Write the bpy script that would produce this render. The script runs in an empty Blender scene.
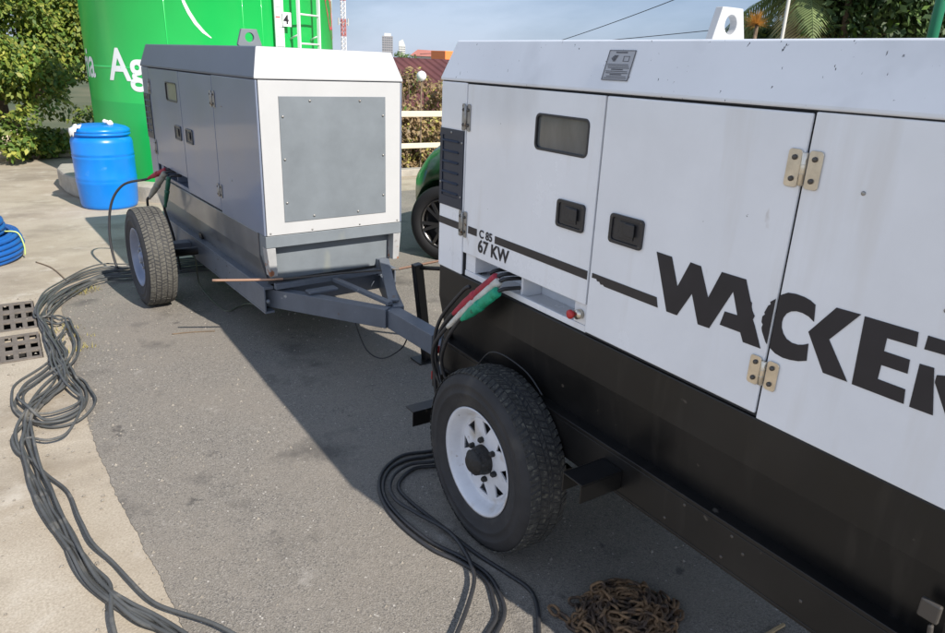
import bpy, bmesh, math, random
import numpy as np
from mathutils import Vector, Matrix
random.seed(7)
sc = bpy.context.scene
COL = sc.collection
PI = math.pi

# ------------------------------------------------------------------ camera calibration (945 x 633 photo)
F, CX, CY, HC = 695.0, 472.5, 316.5, 1.65
MX = np.array([[0.83649982, -0.15674338, 0.525071], [-0.54658667, -0.30664913, 0.77923637],
               [0.03887242, -0.9388279, -0.34218579]])
CAM = np.array([0, 0, HC])
def ray(x, y): return MX @ np.array([x - CX, y - CY, F])
def at(x, y, z=0.0):                        # point of the horizontal plane z seen at a pixel
    d = ray(x, y); p = CAM + d * ((z - HC) / d[2]); return Vector((p[0], p[1], z))
def pol(x, y, dist):                        # point at a horizontal distance in a pixel's direction
    d = ray(x, y); p = CAM + d * (dist / math.hypot(d[0], d[1])); return Vector(p)
def cyl(x, y, c, R):                        # first hit with a vertical cylinder -> (angle, z)
    d = ray(x, y); o = np.array([-c[0], -c[1]]); a = d[0]**2 + d[1]**2; b = 2*(o[0]*d[0] + o[1]*d[1]); k = o@o - R*R
    t = (-b - math.sqrt(max(0, b*b - 4*a*k))) / (2*a); p = CAM + d*t
    return math.atan2(p[1]-c[1], p[0]-c[0]), p[2]

# ------------------------------------------------------------------ materials
def mat(name, col, rough=0.5, metal=0.0, var=0.0, vscale=6.0, bump=0.0, bscale=40.0, coat=0.0, spots=None, spec=0.5,
        stretch=(1, 1, 1), emit=None, rvar=0.0):
    m = bpy.data.materials.new(name); m.use_nodes = True
    nt = m.node_tree; N = nt.nodes; L = nt.links; P = N['Principled BSDF']
    P.inputs['Base Color'].default_value = (*col, 1); P.inputs['Roughness'].default_value = rough
    P.inputs['Metallic'].default_value = metal; P.inputs['Coat Weight'].default_value = coat
    P.inputs['Coat Roughness'].default_value = 0.08; P.inputs['Specular IOR Level'].default_value = spec
    tc = N.new('ShaderNodeTexCoord'); mp = N.new('ShaderNodeMapping'); mp.inputs['Scale'].default_value = stretch
    L.new(tc.outputs['Object'], mp.inputs['Vector']); co = mp.outputs['Vector']
    out = None
    if var > 0:
        n = N.new('ShaderNodeTexNoise'); n.inputs['Scale'].default_value = vscale; n.inputs['Detail'].default_value = 8
        n.inputs['Roughness'].default_value = 0.65; L.new(co, n.inputs['Vector'])
        mr = N.new('ShaderNodeMapRange'); mr.inputs['From Min'].default_value = 0.3; mr.inputs['From Max'].default_value = 0.7
        mr.inputs['To Min'].default_value = 1 - var; mr.inputs['To Max'].default_value = 1 + var
        L.new(n.outputs['Fac'], mr.inputs['Value'])
        mx = N.new('ShaderNodeMix'); mx.data_type = 'RGBA'; mx.blend_type = 'MULTIPLY'; mx.inputs['Factor'].default_value = 1
        mx.inputs[6].default_value = (*col, 1); L.new(mr.outputs['Result'], mx.inputs[7]); out = mx.outputs[2]
        if rvar:
            m2 = N.new('ShaderNodeMapRange'); m2.inputs['From Min'].default_value = 0.3; m2.inputs['From Max'].default_value = 0.7
            m2.inputs['To Min'].default_value = rough - rvar; m2.inputs['To Max'].default_value = rough + rvar
            L.new(n.outputs['Fac'], m2.inputs['Value']); L.new(m2.outputs['Result'], P.inputs['Roughness'])
    if spots:                                # list of (colour, scale, threshold, softness)
        for (sc_, s_, th, so, *st) in spots:
            n = N.new('ShaderNodeTexNoise'); n.inputs['Scale'].default_value = s_; n.inputs['Detail'].default_value = 5
            if st:
                m3 = N.new('ShaderNodeMapping'); m3.inputs['Scale'].default_value = st[0]; L.new(tc.outputs['Object'], m3.inputs['Vector'])
                m3.inputs['Location'].default_value = (3.1*s_ % 7, 1.7, 0.4); L.new(m3.outputs['Vector'], n.inputs['Vector'])
            else: L.new(co, n.inputs['Vector'])
            r = N.new('ShaderNodeMapRange'); r.inputs['From Min'].default_value = th; r.inputs['From Max'].default_value = th + so
            L.new(n.outputs['Fac'], r.inputs['Value'])
            mx = N.new('ShaderNodeMix'); mx.data_type = 'RGBA'
            L.new(r.outputs['Result'], mx.inputs['Factor']); mx.inputs[7].default_value = (*sc_, 1)
            if out is None: mx.inputs[6].default_value = (*col, 1)
            else: L.new(out, mx.inputs[6])
            out = mx.outputs[2]
    if out is not None: L.new(out, P.inputs['Base Color'])
    if bump > 0:
        n = N.new('ShaderNodeTexNoise'); n.inputs['Scale'].default_value = bscale; n.inputs['Detail'].default_value = 4
        L.new(co, n.inputs['Vector']); b = N.new('ShaderNodeBump'); b.inputs['Strength'].default_value = bump
        b.inputs['Distance'].default_value = 0.01; L.new(n.outputs['Fac'], b.inputs['Height']); L.new(b.outputs['Normal'], P.inputs['Normal'])
    if emit: P.inputs['Emission Color'].default_value = (*emit, 1); P.inputs['Emission Strength'].default_value = 1
    return m

def leafmat(name, col, trans=0.35, rough=0.55):
    m = bpy.data.materials.new(name); m.use_nodes = True; nt = m.node_tree; N = nt.nodes; L = nt.links
    P = N['Principled BSDF']; P.inputs['Roughness'].default_value = rough
    tc = N.new('ShaderNodeTexCoord'); n = N.new('ShaderNodeTexNoise'); n.inputs['Scale'].default_value = 2.3; n.inputs['Detail'].default_value = 6
    L.new(tc.outputs['Object'], n.inputs['Vector'])
    cr = N.new('ShaderNodeMapRange'); cr.inputs['From Min'].default_value = .3; cr.inputs['From Max'].default_value = .7
    cr.inputs['To Min'].default_value = .6; cr.inputs['To Max'].default_value = 1.4; L.new(n.outputs['Fac'], cr.inputs['Value'])
    mx = N.new('ShaderNodeMix'); mx.data_type = 'RGBA'; mx.blend_type = 'MULTIPLY'; mx.inputs['Factor'].default_value = 1
    mx.inputs[6].default_value = (*col, 1); L.new(cr.outputs['Result'], mx.inputs[7]); L.new(mx.outputs[2], P.inputs['Base Color'])
    t = N.new('ShaderNodeBsdfTranslucent'); L.new(mx.outputs[2], t.inputs['Color'])
    ms = N.new('ShaderNodeMixShader'); ms.inputs[0].default_value = trans
    L.new(P.outputs[0], ms.inputs[1]); L.new(t.outputs[0], ms.inputs[2]); L.new(ms.outputs[0], N['Material Output'].inputs['Surface'])
    return m

M = {}
M['white'] = mat('white_paint', (.80, .82, .85), .24, var=.07, vscale=1.6, coat=.5, bump=.2, bscale=1.8, rvar=.07,
                 spots=[((.60, .60, .60), 2.1, .56, .25, (1, 1.2, .5)), ((.52, .49, .47), 7.0, .70, .07, (1, 1.9, .8)), ((.73, .735, .74), 3.2, .58, .2, (1, 4.5, .5)), ((.12, .11, .11), 55, .772, .012, (1, .55, 1))])
M['hoodwhite'] = mat('white_paint_chipped', (.73, .755, .79), .3, var=.05, vscale=2.2, coat=.2, bump=.05, bscale=3,
                     spots=[((.06, .06, .07), 78, .708, .012, (1, 1.4, .6)), ((.55, .57, .6), 3, .6, .2)])
M['frontwhite'] = mat('white_front_paint', (.47, .47, .465), .35, var=.04, vscale=3, coat=.1, bump=.02, bscale=4, spots=[((.5, .48, .44), 5, .68, .12)])
M['greypaint'] = mat('sky_tinted_grey_paint', (.17, .198, .265), .38, var=.12, vscale=1.7, coat=.22, bump=.22, bscale=1.6, rvar=.07,
                     spots=[((.19, .21, .24), 3.1, .62, .2)])  # grey paint with the blue sky reflection put into its colour
M['greyhood'] = mat('grey_hood_paint', (.085, .104, .145), .4, var=.06, vscale=3, bump=.02, bscale=4)
M['plategrey'] = mat('grey_plate', (.165, .185, .20), .5, var=.14, vscale=4, bump=.03, bscale=6, spots=[((.24, .25, .22), 5, .60, .12, (1, 1, .4))])
M['basegrey'] = mat('dark_grey_base', (.12, .125, .135), .28, var=.2, vscale=3, coat=.4, bump=.15, bscale=1.5, spots=[((.17, .17, .165), 3, .52, .2)])
M['framegrey'] = mat('grey_frame_paint', (.13, .145, .17), .45, var=.14, vscale=7, bump=.1, bscale=50, spots=[((.36, .36, .35), 24, .70, .04), ((.14, .08, .05), 13, .71, .05)])
M['pillar'] = mat('chipped_grey_paint', (.34, .34, .335), .5, var=.1, vscale=12, spots=[((.28, .11, .05), 17, .6, .06), ((.1, .07, .06), 9, .62, .05)])
M['black'] = mat('black_paint', (.0075, .0072, .0072), .38, var=.3, vscale=3, bump=.04, bscale=5, rvar=.08, spec=.4, spots=[((.018, .0165, .015), 2.0, .50, .2, (1, 1, 1)), ((.021, .019, .017), 5, .58, .2, (1, 3.5, .6)), ((.08, .07, .058), 18, .70, .05), ((.11, .11, .11), 60, .755, .02, (1, .3, 1.2))])
M['core'] = mat('dark_gap', (.02, .022, .026), .8)
M['notice'] = mat('notice_plate', (.36, .37, .39), .4)
M['noticeink'] = mat('notice_ink', (.07, .07, .08), .5)
M['navy'] = mat('navy_louver', (.012, .02, .04), .4)
M['decal'] = mat('dark_decal', (.016, .014, .018), .5, var=.25, vscale=8, spots=[((.45, .45, .45), 70, .76, .02)])
M['stripe'] = mat('brown_black_stripe', (.03, .026, .026), .5, var=.2, vscale=8)
M['plastic'] = mat('black_plastic', (.025, .025, .028), .38, var=.15, vscale=30, bump=.1, bscale=200)
M['greyplastic'] = mat('grey_latch', (.07, .075, .085), .4, var=.2, vscale=20)
M['brass'] = mat('brassy_hinge', (.66, .60, .50), .28, .9, var=.15, vscale=40)
M['steel'] = mat('dull_steel', (.32, .31, .29), .42, .7, var=.2, vscale=40, spots=[((.12, .07, .04), 50, .62, .08)])
M['bolt'] = mat('dark_bolt', (.10, .09, .08), .5, .5)
M['glass'] = mat('grey_window_pane', (.095, .105, .11), .14, var=.35, vscale=7, coat=.3, stretch=(1, 1, .35), spots=[((.20, .205, .19), 5, .5, .25, (1, 1, .2))])
M['glass2'] = mat('beige_window_pane', (.25, .25, .21), .2, var=.15, vscale=5)
M['rubber'] = mat('tyre_rubber', (.026, .026, .028), .72, var=.3, vscale=9, bump=.12, bscale=70, spots=[((.06, .057, .052), 6, .56, .15)])
M['tread'] = mat('dusty_tread', (.05, .049, .045), .88, var=.45, vscale=60, bump=.5, bscale=180, spots=[((.13, .125, .10), 60, .56, .12)])
M['dusttread'] = mat('pale_dusty_tread', (.095, .09, .077), .9, var=.45, vscale=60, bump=.4, bscale=180)
M['rimwhite'] = mat('white_rim', (.66, .67, .70), .4, var=.1, vscale=10, spots=[((.45, .40, .33), 9, .56, .15), ((.24, .16, .10), 20, .66, .06), ((.06, .05, .05), 25, .72, .02)])
M['rimgrey'] = mat('grey_rim', (.22, .25, .33), .35, .2, var=.1, vscale=10)
M['hub'] = mat('greasy_hub', (.018, .017, .016), .6, bump=.5, bscale=60)
M['rust'] = mat('rusty_iron', (.20, .118, .058), .75, var=.4, vscale=30, bump=.4, bscale=150, spots=[((.07, .045, .03), 16, .48, .1)])
M['cable'] = mat('grey_black_cable', (.075, .077, .075), .6, var=.3, vscale=7, spots=[((.17, .16, .14), 9, .56, .12)])
M['cableblk'] = mat('black_cable', (.028, .028, .030), .5, var=.25, vscale=9, spots=[((.08, .075, .07), 12, .64, .1)])
M['red'] = mat('red_plug', (.36, .025, .045), .6, var=.25, vscale=25, bump=.5, bscale=60, spots=[((.16, .05, .05), 30, .64, .06)])
M['plugwhite'] = mat('white_plug', (.6, .58, .52), .7, var=.2, vscale=25, bump=.6, bscale=55, spots=[((.3, .27, .2), 18, .6, .1)])
M['plugbeige'] = mat('dirty_beige_plug', (.30, .28, .23), .6, var=.2, vscale=25)
M['plugred'] = mat('bright_red_button', (.5, .03, .03), .35)
M['plugdark'] = mat('dark_green_plug', (.02, .12, .07), .5)
M['plugreen'] = mat('green_plug', (.015, .34, .19), .6, var=.25, vscale=25, bump=.5, bscale=60, spots=[((.03, .15, .09), 30, .66, .06)])
M['copper'] = mat('copper_tube', (.55, .33, .22), .35, .6)
M['greenwire'] = mat('dull_olive_wire', (.12, .125, .09), .6)
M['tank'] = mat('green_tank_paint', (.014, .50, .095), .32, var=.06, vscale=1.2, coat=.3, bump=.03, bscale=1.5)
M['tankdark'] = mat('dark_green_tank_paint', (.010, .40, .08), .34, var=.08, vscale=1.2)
M['tankwhite'] = mat('white_tank_paint', (.78, .80, .78), .5)
M['tankred'] = mat('red_tank_paint', (.60, .08, .08), .5)
M['ladder'] = mat('pale_ladder_paint', (.74, .76, .72), .5)
M['blue'] = mat('blue_barrel_plastic', (.003, .19, .64), .32, var=.08, vscale=4, bump=.06, bscale=6, spots=[((.06, .26, .6), 9, .66, .1)])
M['rag'] = mat('white_rag', (.72, .70, .66), .9, bump=.4, bscale=40)
M['hose'] = mat('blue_hose', (.01, .10, .36), .4, var=.15, vscale=8)
M['hosetie'] = mat('yellow_green_tie', (.5, .6, .2), .6)
M['concrete'] = None
M['grit'] = mat('grit', (.24, .215, .18), .9, var=.3, vscale=30)
M['plinth'] = mat('grey_plinth', (.36, .33, .28), .9, var=.2, vscale=5, bump=.5, bscale=60)
M['pit'] = mat('grimy_shaded_pit', (.02, .018, .016), .95, var=.3, vscale=20)  # near-black grime with the pit's shade put into the colour
M['grate'] = mat('brown_grate', (.155, .13, .108), .85, var=.25, vscale=22, bump=.4, bscale=120)
M['cream'] = mat('cream_rail', (.66, .58, .43), .7, var=.1, vscale=8, bump=.1, bscale=40)
M['beigewall'] = mat('beige_wall', (.55, .47, .34), .85, var=.15, vscale=5, bump=.2, bscale=40)
M['bark'] = mat('brown_bark', (.16, .115, .075), .9, var=.35, vscale=14, bump=.7, bscale=30)
M['maroon'] = None
M['cargreen'] = mat('green_car_paint', (.02, .078, .027), .3, var=.1, vscale=4, coat=.4)  # car paint, tyre and rim darkened: shade on the car put into colour
M['cartyre'] = mat('car_tyre', (.012, .012, .013), .8)
M['darkalloy'] = mat('dark_alloy_rim', (.16, .155, .15), .3, .9)
M['carglass'] = mat('car_glass', (.02, .025, .025), .05, coat=.5)
M['headlamp'] = mat('headlamp_lens', (.4, .42, .42), .08, coat=1)
M['alloy'] = mat('alloy_rim', (.55, .54, .52), .25, .9)
M['terracotta'] = mat('orange_panel', (.85, .24, .06), .6)
M['farwhite'] = mat('pale_wall', (.65, .64, .60), .8, var=.05, vscale=.5)
M['farred'] = mat('dull_red_roof', (.50, .20, .17), .8, var=.1, vscale=.5)
M['towergrey'] = mat('tower_grey', (.30, .29, .30), .8, var=.1, vscale=.2)
M['towerwin'] = mat('tower_window', (.14, .15, .17), .3)
M['mastred'] = mat('mast_red', (.50, .13, .10), .6)
M['mastwhite'] = mat('mast_white', (.72, .70, .69), .6)
M['globe'] = mat('white_globe', (.8, .78, .8), .3, coat=.3)
M['polegreen'] = mat('green_pole', (.01, .16, .08), .4)
M['polegrey'] = mat('pale_pole', (.45, .44, .40), .7)
M['wood'] = mat('pale_wood', (.45, .33, .18), .8, var=.2, vscale=20, stretch=(1, 6, 1))
M['lens'] = mat('red_lens', (.45, .03, .03), .2)
M['leafA'] = leafmat('olive_leaf', (.22, .27, .04)); M['leafB'] = leafmat('green_leaf', (.11, .19, .032)); M['leafC'] = leafmat('yellow_leaf', (.40, .40, .08))
M['leafD'] = leafmat('deep_leaf', (.035, .07, .022)); M['leafE'] = leafmat('mid_leaf', (.08, .13, .035))
M['dryA'] = leafmat('dry_leaf', (.36, .25, .13)); M['dryB'] = leafmat('brown_leaf', (.28, .20, .11)); M['dryC'] = leafmat('yellowing_leaf', (.46, .42, .11))
M['palm'] = leafmat('palm_frond', (.20, .26, .10)); M['palmdry'] = leafmat('dry_palm_frond', (.52, .42, .20)); M['bloom'] = leafmat('orange_bloom', (.48, .24, .05))
M['grasstuft'] = leafmat('yellow_grass', (.42, .36, .13))

def ground_mats():
    def base(name):
        m = bpy.data.materials.new(name); m.use_nodes = True
        nt = m.node_tree; N = nt.nodes; L = nt.links; tc = N.new('ShaderNodeTexCoord')
        def noise(s, d=6, r=.6, loc=(0, 0, 0), st=(1, 1, 1)):
            mp = N.new('ShaderNodeMapping'); mp.inputs['Location'].default_value = loc; mp.inputs['Scale'].default_value = st
            L.new(tc.outputs['Object'], mp.inputs['Vector'])
            n = N.new('ShaderNodeTexNoise'); n.inputs['Scale'].default_value = s; n.inputs['Detail'].default_value = d
            n.inputs['Roughness'].default_value = r; L.new(mp.outputs['Vector'], n.inputs['Vector']); return n.outputs['Fac']
        def rng(f, a, b, c=0., d=1.):
            r = N.new('ShaderNodeMapRange'); r.inputs['From Min'].default_value = a; r.inputs['From Max'].default_value = b
            r.inputs['To Min'].default_value = c; r.inputs['To Max'].default_value = d; L.new(f, r.inputs['Value']); return r.outputs['Result']
        def mix(fac, a, b, mode='MIX'):
            x = N.new('ShaderNodeMix'); x.data_type = 'RGBA'; x.blend_type = mode
            if isinstance(fac, float): x.inputs['Factor'].default_value = fac
            else: L.new(fac, x.inputs['Factor'])
            for i, v in ((6, a), (7, b)):
                if isinstance(v, tuple): x.inputs[i].default_value = (*v, 1)
                else: L.new(v, x.inputs[i])
            return x.outputs[2]
        return m, N, L, tc, noise, rng, mix
    # worn asphalt
    m, N, L, tc, noise, rng, mix = base('worn_asphalt'); P = N['Principled BSDF']
    v = N.new('ShaderNodeTexVoronoi'); v.inputs['Scale'].default_value = 190; L.new(tc.outputs['Object'], v.inputs['Vector'])
    cell = N.new('ShaderNodeSeparateColor'); L.new(v.outputs['Color'], cell.inputs['Color'])
    c = mix(rng(noise(240, 3), .34, .66), (.122, .110, .094), (.278, .250, .212))
    c = mix(rng(cell.outputs['Red'], .66, 1.0, 0, .5), c, (.38, .35, .31))
    c = mix(rng(cell.outputs['Green'], .86, .9, 0, .6), c, (.07, .068, .066))
    c = mix(rng(cell.outputs['Blue'], .998, .9985, 0, .8), c, (.62, .58, .52))
    c = mix(rng(noise(1.3, 8, .66), .40, .66, 0, .55), c, (.25, .218, .178))           # tan dust
    c = mix(rng(noise(.8, 8, .7, (4, 8, 0)), .56, .70, 0, .6), c, (.31, .275, .23))
    c = mix(rng(noise(5.5, 7, .7, (8, 3, 0)), .62, .70, 0, .5), c, (.36, .33, .29))
    c = mix(rng(noise(2.3, 6, .62, (5, 2, 0)), .56, .68, 0, .62), c, (.075, .068, .062)) # old oil
    c = mix(rng(noise(7, 4, .6, (1, 9, 0)), .66, .72, 0, .6), c, (.05, .046, .044))
    L.new(c, P.inputs['Base Color']); P.inputs['Roughness'].default_value = .85; P.inputs['Specular IOR Level'].default_value = .35
    b = N.new('ShaderNodeBump'); b.inputs['Strength'].default_value = .45; b.inputs['Distance'].default_value = .004
    L.new(v.outputs['Distance'], b.inputs['Height']); L.new(b.outputs['Normal'], P.inputs['Normal'])
    asph = m
    # stained concrete
    m, N, L, tc, noise, rng, mix = base('stained_concrete'); P = N['Principled BSDF']
    c = mix(rng(noise(120, 4), .3, .7), (.33, .28, .215), (.52, .455, .36))
    c = mix(rng(noise(1.3, 8, .68), .42, .66, 0, .6), c, (.29, .235, .17))
    c = mix(rng(noise(.75, 7, .65, (3, 1.4, 0), (1, 1.6, 1)), .50, .64, 0, .62), c, (.20, .165, .125))
    c = mix(rng(noise(4, 7, .65, (0, 5, 0)), .56, .70, 0, .55), c, (.56, .51, .43))
    c = mix(rng(noise(34, 3, .5, (7, 0, 0)), .72, .76, 0, .7), c, (.14, .115, .09))
    L.new(c, P.inputs['Base Color']); P.inputs['Roughness'].default_value = .9; P.inputs['Specular IOR Level'].default_value = .3
    b = N.new('ShaderNodeBump'); b.inputs['Strength'].default_value = .35; b.inputs['Distance'].default_value = .005
    L.new(noise(150, 5), b.inputs['Height']); L.new(b.outputs['Normal'], P.inputs['Normal'])
    conc = m
    # brown soil
    m, N, L, tc, noise, rng, mix = base('brown_dirt'); P = N['Principled BSDF']
    c = mix(rng(noise(60, 5), .35, .65), (.15, .11, .075), (.30, .24, .17))
    c = mix(rng(noise(3, 6), .5, .7, 0, .6), c, (.10, .072, .05))
    al = N.new('ShaderNodeBsdfTransparent'); ms = N.new('ShaderNodeMixShader')
    L.new(c, P.inputs['Base Color']); P.inputs['Roughness'].default_value = .95
    sep = N.new('ShaderNodeSeparateXYZ'); L.new(tc.outputs['Generated'], sep.inputs[0])
    ln = N.new('ShaderNodeVectorMath'); ln.operation = 'DISTANCE'; L.new(tc.outputs['Generated'], ln.inputs[0]); ln.inputs[1].default_value = (.5, .5, 0)
    ad = N.new('ShaderNodeMath'); ad.operation = 'ADD'; L.new(rng(ln.outputs['Value'], .12, .48, 1, 0), ad.inputs[0]); L.new(rng(noise(5, 7, .7), .3, .7, -.55, .45), ad.inputs[1])
    L.new(rng(ad.outputs[0], .30, .75, 0, .9), ms.inputs[0]); L.new(al.outputs[0], ms.inputs[1]); L.new(P.outputs[0], ms.inputs[2])
    L.new(ms.outputs[0], N['Material Output'].inputs['Surface'])
    dirt = m
    # terrain
    m, N, L, tc, noise, rng, mix = base('far_terrain'); P = N['Principled BSDF']
    c = mix(rng(noise(.05, 8), .4, .6), (.05, .07, .025), (.12, .12, .06)); L.new(c, P.inputs['Base Color']); P.inputs['Roughness'].default_value = .95
    terr = m
    # corrugated maroon roof
    m, N, L, tc, noise, rng, mix = base('maroon_corrugated_roof'); P = N['Principled BSDF']
    w = N.new('ShaderNodeTexWave'); w.inputs['Scale'].default_value = 1.4; w.bands_direction = 'X'; L.new(tc.outputs['Object'], w.inputs['Vector'])
    c = mix(rng(noise(.9, 6), .35, .65), (.085, .026, .024), (.14, .045, .037)); L.new(c, P.inputs['Base Color']); P.inputs['Roughness'].default_value = .6
    b = N.new('ShaderNodeBump'); b.inputs['Strength'].default_value = 1; b.inputs['Distance'].default_value = .06
    L.new(w.outputs['Fac'], b.inputs['Height']); L.new(b.outputs['Normal'], P.inputs['Normal'])
    return asph, conc, dirt, terr, m
M['asphalt'], M['concrete'], M['dirt'], M['terrain'], M['maroon'] = ground_mats()

# ------------------------------------------------------------------ mesh helpers
class MB:
    def __init__(s): s.v = []; s.f = []; s.m = []; s.mi = 0; s.sm = []; s.smooth = False
    def add(s, vs, fs):
        o = len(s.v); s.v += [tuple(v) for v in vs]
        for f in fs: s.f.append([o + i for i in f]); s.m.append(s.mi); s.sm.append(s.smooth)
    def box(s, a, b):
        (x0, y0, z0), (x1, y1, z1) = a, b
        s.add([(x0,y0,z0),(x1,y0,z0),(x1,y1,z0),(x0,y1,z0),(x0,y0,z1),(x1,y0,z1),(x1,y1,z1),(x0,y1,z1)],
              [(0,3,2,1),(4,5,6,7),(0,1,5,4),(1,2,6,5),(2,3,7,6),(3,0,4,7)]); return s
    def bar(s, p, q, w, h, up=(0, 0, 1)):      # rectangular bar between two points
        p, q = Vector(p), Vector(q); d = (q - p).normalized(); u = Vector(up)
        r = d.cross(u).normalized(); u = r.cross(d).normalized(); vs = []
        for c in (p, q):
            for a, b in ((-1,-1),(1,-1),(1,1),(-1,1)): vs.append(c + r*(a*w/2) + u*(b*h/2))
        s.add(vs, [(3,2,1,0),(4,5,6,7),(0,1,5,4),(1,2,6,5),(2,3,7,6),(3,0,4,7)]); return s
    def prism(s, poly, a0, a1, axis='y'):      # polygon of (a,b) swept along an axis
        n = len(poly)
        def P(a, b, t): return {'y': (a, t, b), 'x': (t, a, b), 'z': (a, b, t)}[axis]
        area = sum(poly[i][0]*poly[(i+1) % n][1] - poly[(i+1) % n][0]*poly[i][1] for i in range(n))
        if (area > 0) == (axis == 'y'): poly = poly[::-1]
        s.add([P(a, b, a0) for a, b in poly] + [P(a, b, a1) for a, b in poly],
              [tuple(reversed(range(n))), tuple(range(n, 2*n))] + [(i, (i+1) % n, n+(i+1) % n, n+i) for i in range(n)]); return s
    def tube(s, pts, r, seg=8, closed=False, cap=True, rs=None):
        pts = [Vector(p) for p in pts]; n = len(pts); old = s.smooth; s.smooth = True
        def tan(i):
            a = pts[(i-1) % n] if closed or i > 0 else pts[0]; b = pts[(i+1) % n] if closed or i < n-1 else pts[-1]
            return (b - a).normalized()
        t = tan(0); u = t.orthogonal().normalized(); vs = []
        for i in range(n):
            t2 = tan(i); u = (u - t2*u.dot(t2)).normalized(); w = t2.cross(u); rr = rs[i] if rs else r
            for k in range(seg):
                a = 2*PI*k/seg; vs.append(pts[i] + u*(rr*math.cos(a)) + w*(rr*math.sin(a)))
        fs = []
        for i in range(n if closed else n-1):
            j = (i+1) % n
            for k in range(seg): fs.append((i*seg+k, i*seg+(k+1) % seg, j*seg+(k+1) % seg, j*seg+k))
        if not closed and cap: fs += [tuple(reversed(range(seg))), tuple((n-1)*seg+k for k in range(seg))]
        s.add(vs, fs); s.smooth = old; return s
    def lathe(s, prof, c, axis='x', seg=48, cap0=False, cap1=False, smooth=True):   # prof: (along, radius)
        old = s.smooth; s.smooth = smooth; vs = []; n = len(prof)
        for a, r in prof:
            for k in range(seg):
                t = 2*PI*k/seg; p, q = r*math.cos(t), r*math.sin(t)
                vs.append({'x': (c[0]+a, c[1]+p, c[2]+q), 'y': (c[0]+q, c[1]+a, c[2]+p), 'z': (c[0]+p, c[1]+q, c[2]+a)}[axis])
        fs = [(i*seg+k, i*seg+(k+1) % seg, (i+1)*seg+(k+1) % seg, (i+1)*seg+k) for i in range(n-1) for k in range(seg)]
        if cap0: fs.append(tuple(reversed(range(seg))))
        if cap1: fs.append(tuple((n-1)*seg+k for k in range(seg)))
        s.add(vs, fs); s.smooth = old; return s
    def build(s, name, mats, parent=None, bevel=0.0, seg=2, loc=None):
        me = bpy.data.meshes.new(name); me.from_pydata(s.v, [], s.f)
        for m in (mats if isinstance(mats, (list, tuple)) else [mats]): me.materials.append(m)
        me.polygons.foreach_set('material_index', s.m); me.polygons.foreach_set('use_smooth', s.sm)
        bm = bmesh.new(); bm.from_mesh(me); bmesh.ops.recalc_face_normals(bm, faces=bm.faces) if len(s.f) < 6000 else None
        bm.to_mesh(me); bm.free(); me.update()
        o = bpy.data.objects.new(name, me); COL.objects.link(o)
        if parent: o.parent = parent
        if loc is not None: o.location = loc
        if bevel:
            b = o.modifiers.new('bevel', 'BEVEL'); b.width = bevel; b.segments = seg; b.limit_method = 'ANGLE'; b.angle_limit = math.radians(40)
            b.harden_normals = False
        return o
def tag(o, label=None, cat=None, group=None, kind=None):
    if label: o['label'] = label
    if cat: o['category'] = cat
    if group: o['group'] = group
    if kind: o['kind'] = kind
    return o
def empty(name, loc, label, cat, rz=0, group=None):
    o = bpy.data.objects.new(name, None); COL.objects.link(o); o.location = loc; o.rotation_euler = (0, 0, rz)
    o.empty_display_size = .1; return tag(o, label, cat, group)
def spline(P, n=8, closed=False):
    P = [Vector(p) for p in P]; out = []; N_ = len(P)
    for i in range(N_ if closed else N_-1):
        if closed: a, b, c, d = P[(i-1) % N_], P[i], P[(i+1) % N_], P[(i+2) % N_]
        else: a, b, c, d = P[max(i-1, 0)], P[i], P[i+1], P[min(i+2, N_-1)]
        for k in range(n):
            t = k/n; out.append(.5*((2*b) + (c-a)*t + (2*a-5*b+4*c-d)*t*t + (3*b-a-3*c+d)*t**3))
    if not closed: out.append(P[-1])
    return out
def text_geo(body, size, offset=0.0, extrude=0.001, spacing=1.0):
    cu = bpy.data.curves.new('tmp', 'FONT'); cu.body = body; cu.size = size; cu.offset = offset; cu.extrude = extrude; cu.space_character = spacing
    cu.resolution_u = 6
    o = bpy.data.objects.new('tmp', cu); COL.objects.link(o); dg = bpy.context.evaluated_depsgraph_get(); dg.update()
    me = bpy.data.meshes.new_from_object(o.evaluated_get(dg)); bpy.data.objects.remove(o); bpy.data.curves.remove(cu)
    return me
def rrect(y0, y1, z0, z1, r, n=5):
    P = []
    for cy, cz, a0 in ((y1-r, z1-r, 0), (y0+r, z1-r, 90), (y0+r, z0+r, 180), (y1-r, z0+r, 270)):
        for k in range(n+1):
            a = math.radians(a0 + 90*k/n); P.append((cy + r*math.cos(a), cz + r*math.sin(a)))
    return P
def ring_prism(mb, outer, inner, x0, x1):     # frame between two outlines with equal vertex counts, swept along x
    n = len(outer); vs = [(x0, *p) for p in outer] + [(x0, *p) for p in inner] + [(x1, *p) for p in outer] + [(x1, *p) for p in inner]; fs = []
    for i in range(n):
        j = (i+1) % n
        fs += [(i, j, n+j, n+i), (2*n+i, 3*n+i, 3*n+j, 2*n+j), (i, 2*n+i, 2*n+j, j), (n+i, n+j, 3*n+j, 3*n+i)]
    mb.add(vs, fs)

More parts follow.
